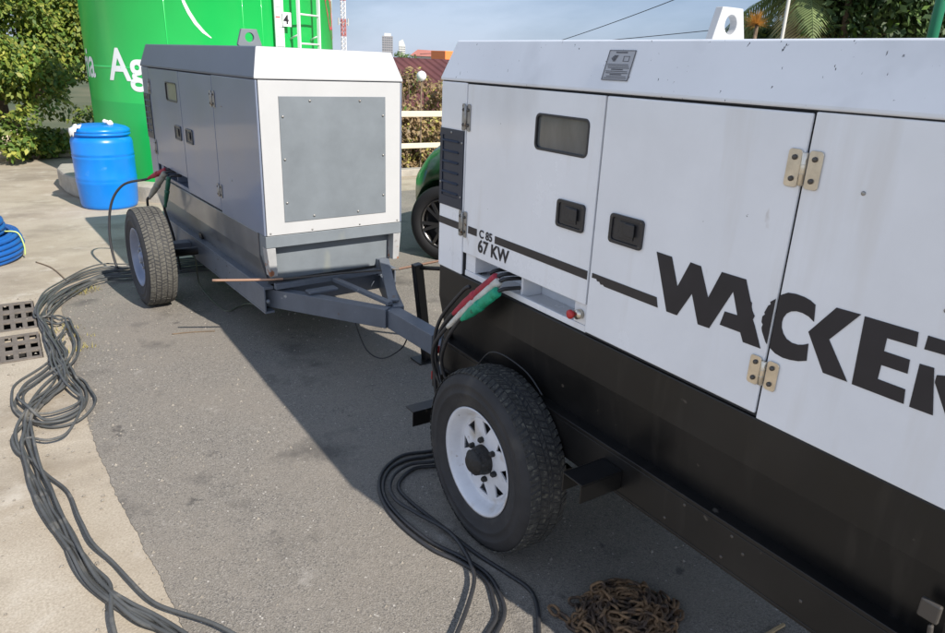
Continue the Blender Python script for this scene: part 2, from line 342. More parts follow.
# ------------------------------------------------------------------ wheel (axis along local x, outer face at x = 0 looking to -x)
def make_wheel(root, c, R, w, rr, rimmat, treadmats, hubbed, flip=False):
    s = -1 if flip else 1
    tyre = MB(); half = w/2
    prof = [(.012, rr-.004), (.004, rr+.006), (-.004, rr+.03), (-.0075, rr+(R-rr)*.36), (-.0102, rr+(R-rr)*.38), (-.0102, rr+(R-rr)*.42), (-.008, rr+(R-rr)*.44), (-.008, rr+(R-rr)*.60), (-.0098, rr+(R-rr)*.62), (-.0085, rr+(R-rr)*.66), (-.002, R-.030), (.010, R-.012), (.024, R-.006), (.05, R-.004), (w-.05, R-.004), (w-.024, R-.006), (w-.010, R-.012), (w+.002, R-.03), (w+.008, rr+(R-rr)*.5), (w-.004, rr+.006), (w-.012, rr-.004)]
    tyre.lathe([(a*s, r) for a, r in prof], c, 'x', 72)
    n = 84; tyre.mi = 1
    rnd = random.Random(3)
    rows = [(.004, .034), (.040, .066), (.072, w-.072), (w-.066, w-.040), (w-.034, w-.004)] if w > .15 else [(.004, .034), (.040, w/2-.004), (w/2+.004, w-.040), (w-.034, w-.004)]
    for i in range(n):
        for j, (a, b) in enumerate(rows):
            t0 = 2*PI*(i + .5*(j % 2))/n; dt = 2*PI/n*rnd.uniform(.30, .46); sk = (.22 if j % 2 else -.22)*2*PI/n
            edge = j in (0, len(rows)-1); h0 = R-.014 if edge else R-.007; ha = R-(.010 if edge and j == 0 else .001); hb = R-(.010 if edge and j else .001)
            vs = []
            for x, tt, hh in ((a, -sk, ha), (b, sk, hb)):
                for d in (-dt, dt):
                    for r in (h0, hh - rnd.random()*.003):
                        ang = t0 + d + tt; vs.append((c[0] + s*x, c[1] + r*math.cos(ang), c[2] + r*math.sin(ang)))
            tyre.mi = 1
            tyre.add(vs, [(1, 3, 7, 5), (0, 1, 5, 4), (2, 6, 7, 3), (0, 2, 3, 1), (4, 5, 7, 6)])
    wheel = tyre.build('wheel', treadmats, root); wheel.name = 'wheel'
    rim = MB()
    rim.lathe([(s*a, r) for a, r in ((.020, rr-.012), (.008, rr-.002), (.002, rr+.004), (.002, rr-.004), (.012, rr-.012), (.03, rr-.022), (.045, rr-.028), (.052, rr-.035), (.050, rr-.045), (.046, rr-.05))], c, 'x', 64)
    rim.lathe([(s*a, r) for a, r in ((.052, rr-.034), (w*.8, rr-.034), (w-.01, rr))], c, 'x', 48)
    r0, r1 = .060, rr-.046; h0, h1 = r1-.008, r0+.034
    if r1 - r0 < .05: h1 = r0+.014
    def pt(r, a, x): return (c[0] + s*x, c[1] + r*math.cos(a), c[2] + r*math.sin(a))
    sec = 2*PI/8
    for i in range(8):
        a = i*sec; bx = .046; cx = .040
        A = [pt(r0, a-sec/2, cx), pt(r0, a, cx), pt(r0, a+sec/2, cx), pt(r1, a-sec/2, bx), pt(r1, a, bx), pt(r1, a+sec/2, bx), pt(h1, a, .043), pt(h0, a-sec*.26, bx), pt(h0, a+sec*.26, bx)]
        fs = [(0, 1, 6, 7, 3), (1, 2, 5, 8, 6), (3, 7, 8, 5, 4)]
        rim.add(A, fs); B = [(x + s*.006, y, z) for x, y, z in A]; rim.add(B, fs)
        o_ = len(rim.v)
        rim.add([A[6], A[7], A[8], B[6], B[7], B[8]], [(0, 1, 4, 3), (1, 2, 5, 4), (2, 0, 3, 5)])
    rim.lathe([(s*.040, r0+.001), (s*.040, .02)], c, 'x', 32)
    rim.build('rim', rimmat, wheel)
    back = MB(); back.lathe([(s*.10, rr-.036), (s*.10, .01)], c, 'x', 40); back.build('brake_drum', M['core'], wheel)
    hub = MB()
    if hubbed:
        hub.lathe([(s*a, r) for a, r in ((.040, .054), (.026, .053), (.012, .049), (.002, .045), (-.006, .047), (-.010, .040), (-.020, .031), (-.023, .004))], c, 'x', 20, cap1=True)
        for k in range(5):
            a = k*2*PI/5 + .5; hub.lathe([(s*.03, .016), (s*.0, .012), (s*-.004, .004)], (c[0], c[1]+.036*math.cos(a), c[2]+.036*math.sin(a)), 'x', 8, cap1=True)
    else: hub.lathe([(s*a, r) for a, r in ((.040, .04), (.02, .036), (.012, .02), (.011, .003))], c, 'x', 20, cap1=True)
    hub.build('hub', M['hub'] if hubbed else M['rimgrey'], wheel)
    for k in range(6):
        a = k*2*PI/6 + .3; nb = MB(); nb.lathe([(s*.041, .011), (s*.026, .010), (s*.022, .005)], (c[0], c[1]+.073*math.cos(a), c[2]+.073*math.sin(a)), 'x', 6, cap1=True, smooth=False)
        nb.build('lug_nut', M['hub'] if hubbed else M['steel'], wheel)
    return wheel

def bolts(mb, pts, r=.006, axis='x', d=-.004):
    for p in pts: mb.lathe([(0, r), (d*.6, r*.95), (d, r*.5)], p, axis, 8, cap1=True)

def bolt_parts(name, m, parent, pts, r=.006, axis='x', d=-.004):
    for p in pts:
        b = MB(); bolts(b, [p], r, axis, d); b.build(name, m, parent)
def hinge(parent, y, z0, z1, wide, mat_, x=-.0015):
    h = MB(); zc = (z0+z1)/2
    for sgn in (-1, 1):
        a, b = sorted((y + sgn*.008, y + sgn*wide/2)); h.prism(rrect(a, b, z0, z1, min(.008, (b-a)*.3)), x, x-.003, 'x')
    h.tube([(x-.004, y, z0+.006), (x-.004, y, z1-.006)], .0065, 10)
    for zz in (z0+.012 + (z1-z0-.024)/3, z0+.012 + 2*(z1-z0-.024)/3): h.tube([(x-.004, y, zz-.001), (x-.004, y, zz+.001)], .0072, 10)
    o = h.build('hinge', mat_, parent, bevel=.0008, seg=1)
    bolt_parts('hinge_screw', M['bolt'], o, [(x-.003, y+sgn*wide*.29, zz) for sgn in (-1, 1) for zz in (z0+(z1-z0)*.22, z0+(z1-z0)*.78)], .0062, 'x', -.006)
    return o
def latch(parent, y0, y1, z0, z1, mat_):
    h = MB(); O = rrect(y0, y1, z0, z1, .012); I = rrect(y0+.011, y1-.011, z0+.010, z1-.010, .008)
    ring_prism(h, O, I, -.007, -.0005); h.prism(I, -.0025, -.0006, 'x')
    o = h.build('latch', mat_, parent, bevel=.0012, seg=2)
    p = MB(); yc = (y0+y1)/2; w_ = (y1-y0)*.23; hh = (z1-z0)
    p.box((-.0060, yc-w_, z0+hh*.24), (-.0026, yc+w_*.9, z1-hh*.20)); p.box((-.012, yc-w_*1.2, z0+hh*.36), (-.0062, yc+w_*.1, z1-hh*.22))
    p.build('paddle', M['plastic'], o, bevel=.002)
    bolt_parts('screw', M['bolt'], o, [(-.007, a, b) for a in (y0+.009, y1-.009) for b in (z0+.009, z1-.009)], .0035, 'x', -.0012)
    return o

W, LEN = .78, 2.187
def plane_rects(y0, y1, z0, z1, holes):
    return None

def generator(loc, rz, dz, S, label):
    root = empty('generator_trailer', loc, label, 'generator', rz)
    zs, zt, zb = 1.582+dz, 1.728+dz, .852+dz
    body = MB()                                                       # canopy core with the cable recess under the first door
    body.box((.0105, .006, zb), (W-.011, 1.278, zs)); body.box((.0105, 2.003, zb), (W-.011, LEN-.004, zs))
    body.box((.0105, 1.278, .948+dz), (W-.011, 2.003, zs)); body.box((.13, 1.278, zb), (W-.011, 2.003, .948+dz))
    body.build('body', M['core'], root)
    rec = MB()
    rec.box((.014, 1.281, zb), (.030, 2.000, zb+.022)); rec.box((.032, 1.281, zb), (.128, 2.0, zb+.010)); rec.box((.120, 1.281, zb+.010), (.128, 2.0, .946+dz))
    rec.box((.030, 1.640, zb+.011), (.118, 1.652, .946+dz)); rec.box((.016, 1.281, zb+.023), (.05, 1.345, .946+dz)); rec.box((.016, 1.93, zb+.023), (.119, 1.998, .946+dz))
    rec.build('cable_recess', S['side'], root, bevel=.0015)
    # skin panels on the visible long side
    def panel(name, y0, y1, z0, z1, mat_=None, bev=.004):
        return MB().box((0, y0, z0), (.0102, y1, z1)).build(name, mat_ or S['side'], root, bevel=bev)
    rearp = panel('rear_panel', 2.0085, LEN, zb, zs)
    front = panel('front_panel', .0, .6405, zb, zs, bev=.003)
    # first door: real window opening
    d1 = MB(); wy0, wy1, wz0, wz1 = 1.338, 1.588, 1.398+dz, 1.506+dz; y0, y1, z0, z1 = 1.2805, 2.002, .948+dz, 1.5785+dz
    inner = rrect(wy0, wy1, wz0, wz1, .018); n_ = 6
    # frame between the window outline and the door outline: four border strips plus corner-filling fan
    def border(p):
        cy, cz = (wy0+wy1)/2, (wz0+wz1)/2; dy, dzz = p[0]-cy, p[1]-cz
        t = min(((y1-cy) if dy > 0 else (cy-y0))/max(abs(dy), 1e-6), ((z1-cz) if dzz > 0 else (cz-z0))/max(abs(dzz), 1e-6)); return (cy+dy*t, cz+dzz*t)
    outer = []
    cyc = [(y1, z1), (y0, z1), (y0, z0), (y1, z0)]
    for q in range(4):
        ps = inner[q*n_:(q+1)*n_]; cnr = cyc[q]
        for k, p in enumerate(ps):
            if k == len(ps)//2: outer.append(cnr)
            elif (k < len(ps)//2) == (q % 2 == 0): outer.append((cnr[0], p[1]))
            else: outer.append((p[0], cnr[1]))
    ring_prism(d1, outer, inner, 0, .0102)
    door1 = d1.build('door', S['side'], root, bevel=.003)
    g = MB(); g.prism(rrect(wy0+.002, wy1-.002, wz0+.002, wz1-.002, .016), .0085, .0065, 'x'); g.build('window_pane', S['pane'], door1)
    fr = MB(); ring_prism(fr, rrect(wy0-.0035, wy1+.0035, wz0-.0035, wz1+.0035, .020), rrect(wy0+.004, wy1-.004, wz0+.004, wz1-.004, .015), -.0022, .0062); fr.build('window_seal', M['plastic'], door1, bevel=.0012)
    latch(door1, 1.318, 1.449, 1.170+dz, 1.258+dz, S['latch'])
    door2 = panel('door', .6465, 1.2745, .862+dz, 1.5785+dz)
    latch(door2, 1.075, 1.207, 1.173+dz, 1.259+dz, S['latch'])
    hg = hinge
    hg(door1, 2.003, 1.412+dz, 1.509+dz, .055, S['hinge1']); hg(door1, 2.003, 1.010+dz, 1.112+dz, .055, S['hinge1'])
    hg(door2, .6435, 1.420+dz, 1.503+dz, .082, S['hinge2']); hg(door2, .6435, .938+dz, 1.012+dz, .078, S['hinge2'])
    bolt_parts('rivet', M['steel'], front, [(-.0005, .505, 1.432+dz)] + S['rivets'], .005, 'x', -.002)
    # louvre plate
    lv = MB(); O = [(2.013, 1.112+dz), (2.184, 1.112+dz), (2.184, 1.410+dz), (2.013, 1.410+dz)]; I = [(2.045, 1.150+dz), (2.165, 1.150+dz), (2.165, 1.385+dz), (2.045, 1.385+dz)]
    ring_prism(lv, O, I, -.0045, -.0005)
    lv.box((-.0012, 2.04, 1.145+dz), (-.0006, 2.17, 1.39+dz))
    for k in range(6): lv.bar((-.002, 2.046, 1.168+dz+k*.040), (-.001, 2.164, 1.168+dz+k*.040), .003, .018, (1, 0, .8))
    louv = lv.build('louver', M['navy'], rearp)
    bolt_parts('screw', M['steel'], louv, [(-.0045, 2.10, 1.398+dz), (-.0045, 2.024, 1.365+dz), (-.0045, 2.024, 1.16+dz), (-.0045, 2.174, 1.20+dz)], .005, 'x', -.003)
    # other long side, rear, front skins
    MB().box((W-.010, 0, zb), (W, LEN, zs)).build('side_panel', S['side'], root, bevel=.003)
    MB().box((.012, LEN-.0035, zb), (W-.012, LEN+.0045, zs)).build('end_panel', S['side'], root, bevel=.002)
    fp = MB().box((.0125, -.004, zb), (W-.0125, .0055, zs)).build('end_panel', S['front'], root, bevel=.002)
    pl = MB().box((.106, -.0075, .914+dz), (.677, -.0045, 1.512+dz)).build('cover_plate', S['plate'], fp, bevel=.001)
    bolt_parts('bolt', M['steel'], pl, [(x, -.0078, z) for x, z in ((.262, 1.492+dz), (.53, 1.492+dz), (.262, .935+dz), (.51, .935+dz), (.122, 1.42+dz), (.122, 1.22+dz), (.122, 1.01+dz), (.662, 1.42+dz), (.662, 1.22+dz), (.662, 1.01+dz))], .0065, 'y', -.005)
    bolt_parts('bolt', M['steel'], fp, [(x, -.0042, zb+.012) for x in (.03, .25, .52, .75)], .005, 'y', -.004)
    # hood: bevelled lid
    i, j, e = .034, .050, .004; hb = zs+.0035
    h = MB(); B0 = [(-e, -e), (W+e, -e), (W+e, LEN+e), (-e, LEN+e)]; T0 = [(i, j), (W-i, j), (W-i, LEN-j), (i, LEN-j)]
    vs = [(*p, hb) for p in B0] + [(*p, hb+.010) for p in B0] + [(*p, zt) for p in T0]
    h.add(vs, [(3, 2, 1, 0), (8, 9, 10, 11)])
    for lo in (0, 4):
        for k in range(4):
            h.mi = 1 if k == 0 else 0; h.add([vs[lo+k], vs[lo+(k+1) % 4], vs[lo+4+(k+1) % 4], vs[lo+4+k]], [(0, 1, 2, 3)])
    bm_ = h.build('hood', [S['hood'], S['front']], root)
    bmv = bmesh.new(); bmv.from_mesh(bm_.data); bmesh.ops.remove_doubles(bmv, verts=bmv.verts, dist=1e-5); bmesh.ops.recalc_face_normals(bmv, faces=bmv.faces); bmv.to_mesh(bm_.data); bmv.free()
    bv = bm_.modifiers.new('bevel', 'BEVEL'); bv.width = .005; bv.segments = 3; bv.limit_method = 'ANGLE'; bv.angle_limit = math.radians(30)
    gk = MB().box((.004, .004, zs+.0005), (W-.004, LEN-.004, hb-.0005)); gk.build('gasket', M['core'], root)
    # lifting eye
    lx, ly = S['eye']; le = MB(); ang = [PI/2*k/6 for k in range(25)]
    hw0, hw1, hh, hole = .078, .046, .104, .027
    outer = []
    for k in range(24):
        a = 2*PI*k/24; ca, sa = math.cos(a), math.sin(a); zc = hh*.55
        t = 1e9
        if sa > 1e-6: t = min(t, (hh-zc)/sa)
        if sa < -1e-6: t = min(t, zc/-sa)
        for sg in (-1, 1):
            # side edge: sg*y = hw0 - (hw0-hw1)*z/hh
            den = sg*ca + (hw0-hw1)*sa/hh
            if den > 1e-6: t = min(t, (hw0-(hw0-hw1)*zc/hh)/den)
        outer.append((lx+ca*t, zt+zc+sa*t))
    inner_ = [(lx+hole*math.cos(2*PI*k/24), zt+hh*.55+hole*math.sin(2*PI*k/24)) for k in range(24)]
    ring_prism(le, outer, inner_, ly-.013, ly+.013); le.v = [(y, x, z) for x, y, z in le.v]; le.build('lifting_eye', S['eyemat'], root, bevel=.002)
    # base skirt, sloping inwards below the crease
    zc_ = .715+dz
    b = MB(); b.prism([(.005, zb-.002), (.005, zc_), (.045, .524), (W-.045, .524), (W-.005, zc_), (W-.005, zb-.002)], .11, LEN-.004, 'y')
    b.build('base', S['base'], root, bevel=.004)
    MB().prism([(.012, zb-.006), (.012, zc_+.02), (.05, .56), (W-.05, .56), (W-.012, zc_+.02), (W-.012, zb-.006)], .06, .109, 'y').build('base_end', S['basefront'], root, bevel=.003)
    st = MB().box((.004, -.003, .790+dz), (W-.004, .058, zb-.003)).build('end_strip', S['strip'], root, bevel=.002)
    for sx in (0, 1):
        q = [(.006, .788+dz), (.052, .788+dz), (.056, .60), (.018, .60)]
        q = [(W-x, z) for x, z in q] if sx else q
        MB().prism(q, -.002, .057, 'y').build('corner_post', S['pillar'], root, bevel=.002)
    # chassis
    for sx in (0, 1):
        a, bx = (.0, .052) if not sx else (W-.052, W)
        r_ = MB(); r_.box((a, .06, .515), (bx, LEN-.05, .529)); ox = (a, a+.008) if not sx else (bx-.008, bx)
        r_.box((ox[0], .06, .397), (ox[1], LEN-.05, .5148)); r_.box((a if not sx else a, .06, .385), (bx, LEN-.05, .3968))
        rail = r_.build('chassis_rail', S['frame'], root, bevel=.002)
        if not sx: bolt_parts('bolt', M['bolt'], rail, [(a, v, z) for v, z in ((.80, .50), (.86, .42), (.64, .50), (.60, .47), (.66, .42), (.43, .45))], .005, 'x', -.002)
    for v in (.12, .8, 1.2, 1.9, LEN-.09): MB().box((.053, v-.03, .41), (W-.053, v+.03, .50)).build('cross_member', S['frame'], root)
    MB().box(S['belly'][0], S['belly'][1]).build('belly_box', M['black'], root, bevel=.02)  # belly box; the near one is enlarged to block light underneath
    wy = S['wheel_y']; R = S['R']; wx = S['wheel_x']
    ax = MB().tube([(wx+.1, wy, R), (S['hw']-wx-.1, wy, R)], .028, 12); 
    for xs in (.03, S['hw']-.07): ax.box((xs, wy-.25, R+.03), (xs+.04, wy+.25, R+.045)); ax.box((xs, wy-.03, R), (xs+.04, wy+.03, R+.12))
    ax.build('axle', M['black'], root)
    make_wheel(root, (wx, wy, R), R, S['ww'], S['rr'], S['rim'], S['tyre'], S['hubbed'])
    make_wheel(root, (S['hw']-wx, wy, R), R, S['ww'], S['rr'], S['rim'], S['tyre'], S['hubbed'], True)
    bx0, by = S['brk']
    for m_ in (0, 1):
        br = MB(); X = (lambda x: x) if not m_ else (lambda x: W-x)
        xa, xb = sorted((X(bx0), X(-.002)))
        br.box((xa, by-.005, .475), (xb, by+.075, .481)); br.box((xa, by-.005, .415), (xb, by+.001, .4748)); br.box((xa, by+.0755, .415), (xb, by+.0815, .481))
        br.build('step_bracket', S['frame'], root, bevel=.0015)
    # tow frame
    tw = MB(); ax_, ay, ty = S['apex'], -.46, -.86
    tw.bar((.035, .16, .455), (ax_-.03, ay, .452), .055, .10); tw.bar((W-.035, .16, .455), (ax_+.03, ay, .452), .055, .10)
    tw.bar((ax_, ay+.06, .447), (ax_, ty, .447), .075, .095)
    tw.bar((.05, .035, .535), (W-.06, .035, .535), .03, .03); tw.bar((W*.48, .02, .53), (ax_+.0, ay+.03, .512), .032, .02)
    tw.bar((W-.10, .045, .505), (W-.10, .045, .60), .06, .03, (0, 1, 0)); tw.bar((W-.10, .02, .60), (ax_+.03, ay+.05, .513), .055, .012)
    tw.box((.18, -.10, .507), (.34, -.04, .52))
    tow = tw.build('tow_frame', S['frame'], root, bevel=.003)
    bl = MB(); bl.lathe([(0, .012), (-.010, .011), (-.014, .004)], (.02, .05, .455), 'x', 6, cap1=True); bl.build('pivot_bolt', S['steel'], tow); bl = MB(); bl.tube([(ax_, ty-.002, .447), (ax_, ty-.05, .447)], .03, 14); bl.lathe([(-.0, .024), (.02, .02)], (ax_, ty-.045, .42), 'z', 14)
    bl.build('coupling', S['steel'], tow)
    return root, dict(door1=door1, door2=door2, front=front, rearp=rearp, hood=bm_, root=root)

TR = [M['rubber'], M['tread']]
near_style = dict(side=M['white'], hood=M['hoodwhite'], front=M['white'], plate=M['white'], base=M['black'], basefront=M['black'], strip=M['black'], pillar=M['steel'],
    frame=M['black'], steel=M['steel'], pane=M['glass'], latch=M['plastic'], hinge1=M['steel'], hinge2=M['brass'], rivets=[(-.0005, .30, 1.243)], eye=(.39, 1.21), eyemat=M['frontwhite'],
    wheel_x=-.160, wheel_y=1.518, R=.332, ww=.155, hw=.737, rr=.195, rim=M['rimwhite'], tyre=TR, hubbed=True, brk=(-.170, 1.045), apex=.39, belly=((.07, .14, .34), (W-.07, 1.9, .40)))
far_style = dict(side=M['greypaint'], hood=M['greyhood'], front=M['frontwhite'], plate=M['plategrey'], base=M['basegrey'], basefront=M['plategrey'], strip=M['plategrey'], pillar=M['pillar'],
    frame=M['framegrey'], steel=M['framegrey'], pane=M['glass2'], latch=M['greyplastic'], hinge1=M['steel'], hinge2=M['steel'], rivets=[(-.0005, .43, 1.02)], eye=(.39, 1.12), eyemat=M['plategrey'],
    wheel_x=-.393, wheel_y=1.351, R=.335, ww=.175, hw=.858, rr=.195, rim=M['rimgrey'], tyre=[M['rubber'], M['dusttread']], hubbed=False, brk=(-.150, 1.36), apex=.46, belly=((.12, .5, .33), (W-.12, 1.15, .405)))
SN, SF, YW = .945, 1.10, .0574                      # true size of the two machines relative to the drawing below
NO, FO = Vector((1.37, .227, 0)), Vector((1.10, 3.674, 0))
def size_up(root, s, cut=0):                               # bring every part of a machine (not its wheels and axle) to its true size
    def go(o):
        for c in o.children:
            if c.name.split('.')[0] in ('wheel', 'axle'): continue
            for v in c.data.vertices:
                y = v.co.y
                if cut: y = y + cut if y < .05 else max(y, .05 + cut)
                v.co = Vector((v.co.x*s, y*s, v.co.z*s + HC*(1-s)))
            for m in c.modifiers:
                if m.type == 'BEVEL': m.width *= s
            go(c)
    go(root)
near, NP = generator(NO, 0, 0, near_style, 'large white towable generator with black base and big black lettering on its doors')
far, FP = generator(FO, YW, -.042, far_style, 'grey sided towable generator with white front end parked before the green tank')
def nl(y, z, x=0.0): return NO + Vector((x*SN, y*SN, z*SN + HC*(1-SN)))
FM = Matrix.Translation(FO) @ Matrix.Rotation(YW, 4, 'Z')
def fl(x, y, z): return FM @ Vector((x*SF, y*SF, z*SF + HC*(1-SF)))

# ---- markings of the near generator
LET = {
 'W': [(1.0212,1.1852),(.967,1.184),(.9348,1.1098),(.9039,1.1848),(.87,1.1831),(.8333,1.1085),(.8052,1.1849),(.7344,1.1852),(.712,1.137),(.7075,1.133),(.7065,1.124),(.7016,1.1136),(.694,1.104),(.697,1.094),(.6885,1.0805),(.6629,1.0309),(.7122,1.0298),(.724,1.0514),(.7859,1.051),(.7776,1.0893),(.7405,1.091),(.7638,1.1462),(.8154,1.0312),(.8516,1.0297),(.8847,1.1046),(.923,1.0317),(.9594,1.0312)],
 'C1': [(.6475,1.1625),(.6535,1.1571),(.6605,1.151),(.6585,1.145),(.664,1.140),(.6705,1.121),(.668,1.117),(.6735,1.110),(.673,1.096),(.6685,1.091),(.6701,1.0826),(.667,1.074),(.6529,1.0513),(.6485,1.0475),(.6485,1.1615)],
 'C2': [(.5525,1.1765),(.567,1.1835),(.5819,1.1865),(.603,1.1875),(.6218,1.1847),(.640,1.173),(.640,1.042),(.623,1.0332),(.603,1.030),(.5845,1.0315),(.564,1.036),(.545,1.0444),(.5492,1.0849),(.561,1.078),(.5732,1.0737),(.588,1.073),(.6028,1.0775),(.613,1.087),(.6201,1.0997),(.622,1.112),(.621,1.1235),(.615,1.136),(.6049,1.1445),(.592,1.149),(.5777,1.1493),(.562,1.146),(.5478,1.1383)],
 'K': [(.5054,1.1850),(.4519,1.1865),(.5058,1.1106),(.4468,1.0329),(.5024,1.0319),(.5552,1.1118)],
 'E': [(.4436,1.1853),(.3368,1.1868),(.3332,1.1566),(.3906,1.1550),(.39,1.1263),(.3385,1.1268),(.336,1.0972),(.3883,1.0960),(.3882,1.0640),(.3322,1.0640),(.3281,1.0330),(.4364,1.0319)],
 'R1': [(.3185,1.1860),(.25,1.1860),(.225,1.178),(.212,1.16),(.21,1.14),(.22,1.118),(.238,1.106),(.195,1.033),(.245,1.033),(.285,1.1),(.285,1.115),(.262,1.122),(.252,1.138),(.262,1.154),(.2821,1.1587),(.3188,1.1572)],
 'R2': [(.3195,1.1257),(.293,1.1270),(.272,1.033),(.3168,1.0319)]}
def decal(parent, name, polys, m, x=-.0016):
    mb = MB()
    for p in polys: mb.prism(p, x, x+.0012, 'x')
    return mb.build(name, m, parent)
# letters sit on the door and panel they are stuck to
def tri_fix(o):
    bm = bmesh.new(); bm.from_mesh(o.data); bmesh.ops.triangulate(bm, faces=[f for f in bm.faces if len(f.verts) > 4]); bm.to_mesh(o.data); bm.free()
tri_fix(decal(NP['door2'], 'lettering', [LET['W'], LET['C1']], M['decal'])); tri_fix(decal(NP['front'], 'lettering', [LET['C2'], LET['K'], LET['E'], LET['R1'], LET['R2']], M['decal']))
decal(NP['rearp'], 'stripe', [[(2.028, 1.032), (2.184, 1.032), (2.184, 1.060), (2.028, 1.060)]], M['stripe'])
decal(NP['door1'], 'stripe', [[(1.905, 1.032), (1.965, 1.032), (1.965, 1.060), (1.905, 1.060)], [(1.284, 1.032), (1.785, 1.032), (1.785, 1.060), (1.284, 1.060)]], M['stripe'])
decal(NP['door2'], 'stripe', [[(.992, 1.032), (1.205, 1.032), (1.212, 1.036), (1.222, 1.034), (1.228, 1.041), (1.238, 1.040), (1.242, 1.046), (1.262, 1.045), (1.262, 1.060), (1.000, 1.060)]], M['stripe'])
def side_text(parent, body, y, z, size, m, off=.002, squeeze=1.0):
    me = text_geo(body, size, off, .0004)
    for v in me.vertices: v.co = Vector((-.0016 - v.co.z, y - v.co.x*squeeze, z + v.co.y))
    me.materials.clear(); me.materials.append(m); o = bpy.data.objects.new('lettering', me); COL.objects.link(o); o.parent = parent; return o
side_text(NP['door1'], 'C 85', 1.888, 1.033, .043, M['decal'], .0010, 1.02)
side_text(NP['door1'], '67 KW', 1.893, .977, .068, M['decal'], .0016, .98)
# warning notice on the hood slope
def hood_pt(y, t): # t 0..1 up the slope
    a, b = Vector((-.004, y, 1.599)), Vector((.034, y, 1.728)); return a.lerp(b, t)
nx = Vector((-.129, 0, .038)).normalized()
def slope_quad(mb, y0, y1, t0, t1, lift):
    mb.add([hood_pt(y0, t0)+nx*lift, hood_pt(y1, t0)+nx*lift, hood_pt(y1, t1)+nx*lift, hood_pt(y0, t1)+nx*lift], [(0, 1, 2, 3)])
pn = MB(); slope_quad(pn, 1.205, 1.308, .16, .78, .0012); pn.mi = 1
for a in ((1.205, 1.308, .765, .78), (1.205, 1.308, .16, .175), (1.205, 1.2075, .16, .78), (1.3055, 1.308, .16, .78)): slope_quad(pn, *a, .0022)
for k in range(9):
    t = .20 + k*.035; 
    if k in (2, 5): slope_quad(pn, 1.235, 1.280, t, t+.022, .0022)
    else: slope_quad(pn, 1.212 + .004*(k % 3), 1.301 - .003*(k*7 % 4), t, t+.013, .0022)
slope_quad(pn, 1.235, 1.28, .72, .745, .0022)
for k in range(5): slope_quad(pn, 1.275 - k*.002, 1.292 - abs(k-2)*.004, .55+k*.026, .55+k*.026+.02, .0022)
for a in ((1.222, 1.245, .55, .56), (1.222, 1.245, .65, .66), (1.222, 1.224, .55, .66), (1.243, 1.245, .55, .66)): slope_quad(pn, *a, .0022)
pn.build('notice_plate', [M['notice'], M['noticeink']], NP['hood'])
# emergency knob, rear lamp box
k = MB(); k.tube([(.016, 1.312, .908), (-.004, 1.312, .908)], .016, 16); k.mi = 1; k.lathe([(-.0, .009), (-.010, .010), (-.012, .015), (-.020, .015), (-.024, .010), (-.025, .002)], (0, 1.328, .906), 'x', 16, cap1=True)
k.build('stop_button', [M['brass'], M['plugred']], near)
lb = MB(); lb.box((-.03, LEN-.10, .30), (.05, LEN-.02, .385)); lb.mi = 1; lb.box((-.032, LEN-.0198, .33), (.02, LEN-.014, .37)); lb.build('rear_bracket', [M['black'], M['lens']], near, bevel=.003)
lg = MB(); lg.box((.03, LEN-.06, .385), (.09, LEN-.01, .84)); lg.build('rear_leg', M['black'], near, bevel=.003)
rl = MB(); rl.box((-.012, LEN-.032, .455), (-.001, LEN-.002, .49)); rl.build('reflector', M['lens'], near)
sb_ = MB(); sb_.box((-.16, 2.10, .225), (.03, 2.17, .231)); sb_.box((-.16, 2.10, .16), (.03, 2.106, .2248)); sb_.bar((.025, 2.14, .23), (.025, 2.14, .39), .03, .012); sb_.build('rear_step', M['black'], near, bevel=.002)
cl = MB(); cl.box((-.010, .155, .605), (.003, .195, .65)); cl.bar((-.006, .165, .60), (-.006, .155, .53), .012, .01); cl.build('clip', M['bolt'], near, bevel=.004)

size_up(near, SN, .10); size_up(far, SF)
# ------------------------------------------------------------------ setting: ground
def sheet(name, polys, z, m, kind='structure', sub=0):
    bm = bmesh.new()
    for p in polys:
        f = bm.faces.new([bm.verts.new((x, y, z)) for x, y in p])
        if f.normal.z < 0: f.normal_flip()
    bmesh.ops.recalc_face_normals(bm, faces=bm.faces)
    for f in bm.faces:
        f.normal_update()
        if f.normal.z < 0: f.normal_flip()
    if len(polys[0]) > 4: bmesh.ops.triangulate(bm, faces=bm.faces)
    me = bpy.data.meshes.new(name); bm.to_mesh(me); bm.free(); me.materials.append(m); o = bpy.data.objects.new(name, me); COL.objects.link(o); o['kind'] = kind; return o
X0, X1, Y0, Y1 = -.64, .0, 4.30, 5.40                     # opening of the drain
def wall(mb, p, q, z0=-4.0, z1=0.0): mb.add([(p[0], p[1], z1), (q[0], q[1], z1), (q[0], q[1], z0), (p[0], p[1], z0)], [(0, 1, 2, 3)])
yd = MB()
for x0, y0, x1, y1 in ((-16, -9, X0, 9.6), (X1, -9, 18, 9.6), (X0, -9, X1, Y0), (X0, Y1, X1, 9.6), (-16, 9.6, 3.2, 16)):
    yd.add([(x0, y0, 0), (x1, y0, 0), (x1, y1, 0), (x0, y1, 0)], [(0, 1, 2, 3)])
for p, q in (((18, -9), (18, 9.6)), ((18, 9.6), (3.2, 9.6)), ((3.2, 9.6), (3.2, 16)), ((3.2, 16), (-16, 16)), ((-16, 16), (-16, -9)), ((-16, -9), (18, -9))): wall(yd, p, q)
tag(yd.build('yard', M['concrete']), kind='structure')
pit = MB(); z = -.35
pit.add([(X0, Y0, z), (X1, Y0, z), (X1, Y1, z), (X0, Y1, z)], [(0, 1, 2, 3)])
for p, q in (((X0, Y0), (X1, Y0)), ((X1, Y0), (X1, Y1)), ((X1, Y1), (X0, Y1)), ((X0, Y1), (X0, Y0))): wall(pit, p, q, z, -.0005)
tag(pit.build('drain_pit', M['pit']), kind='structure')
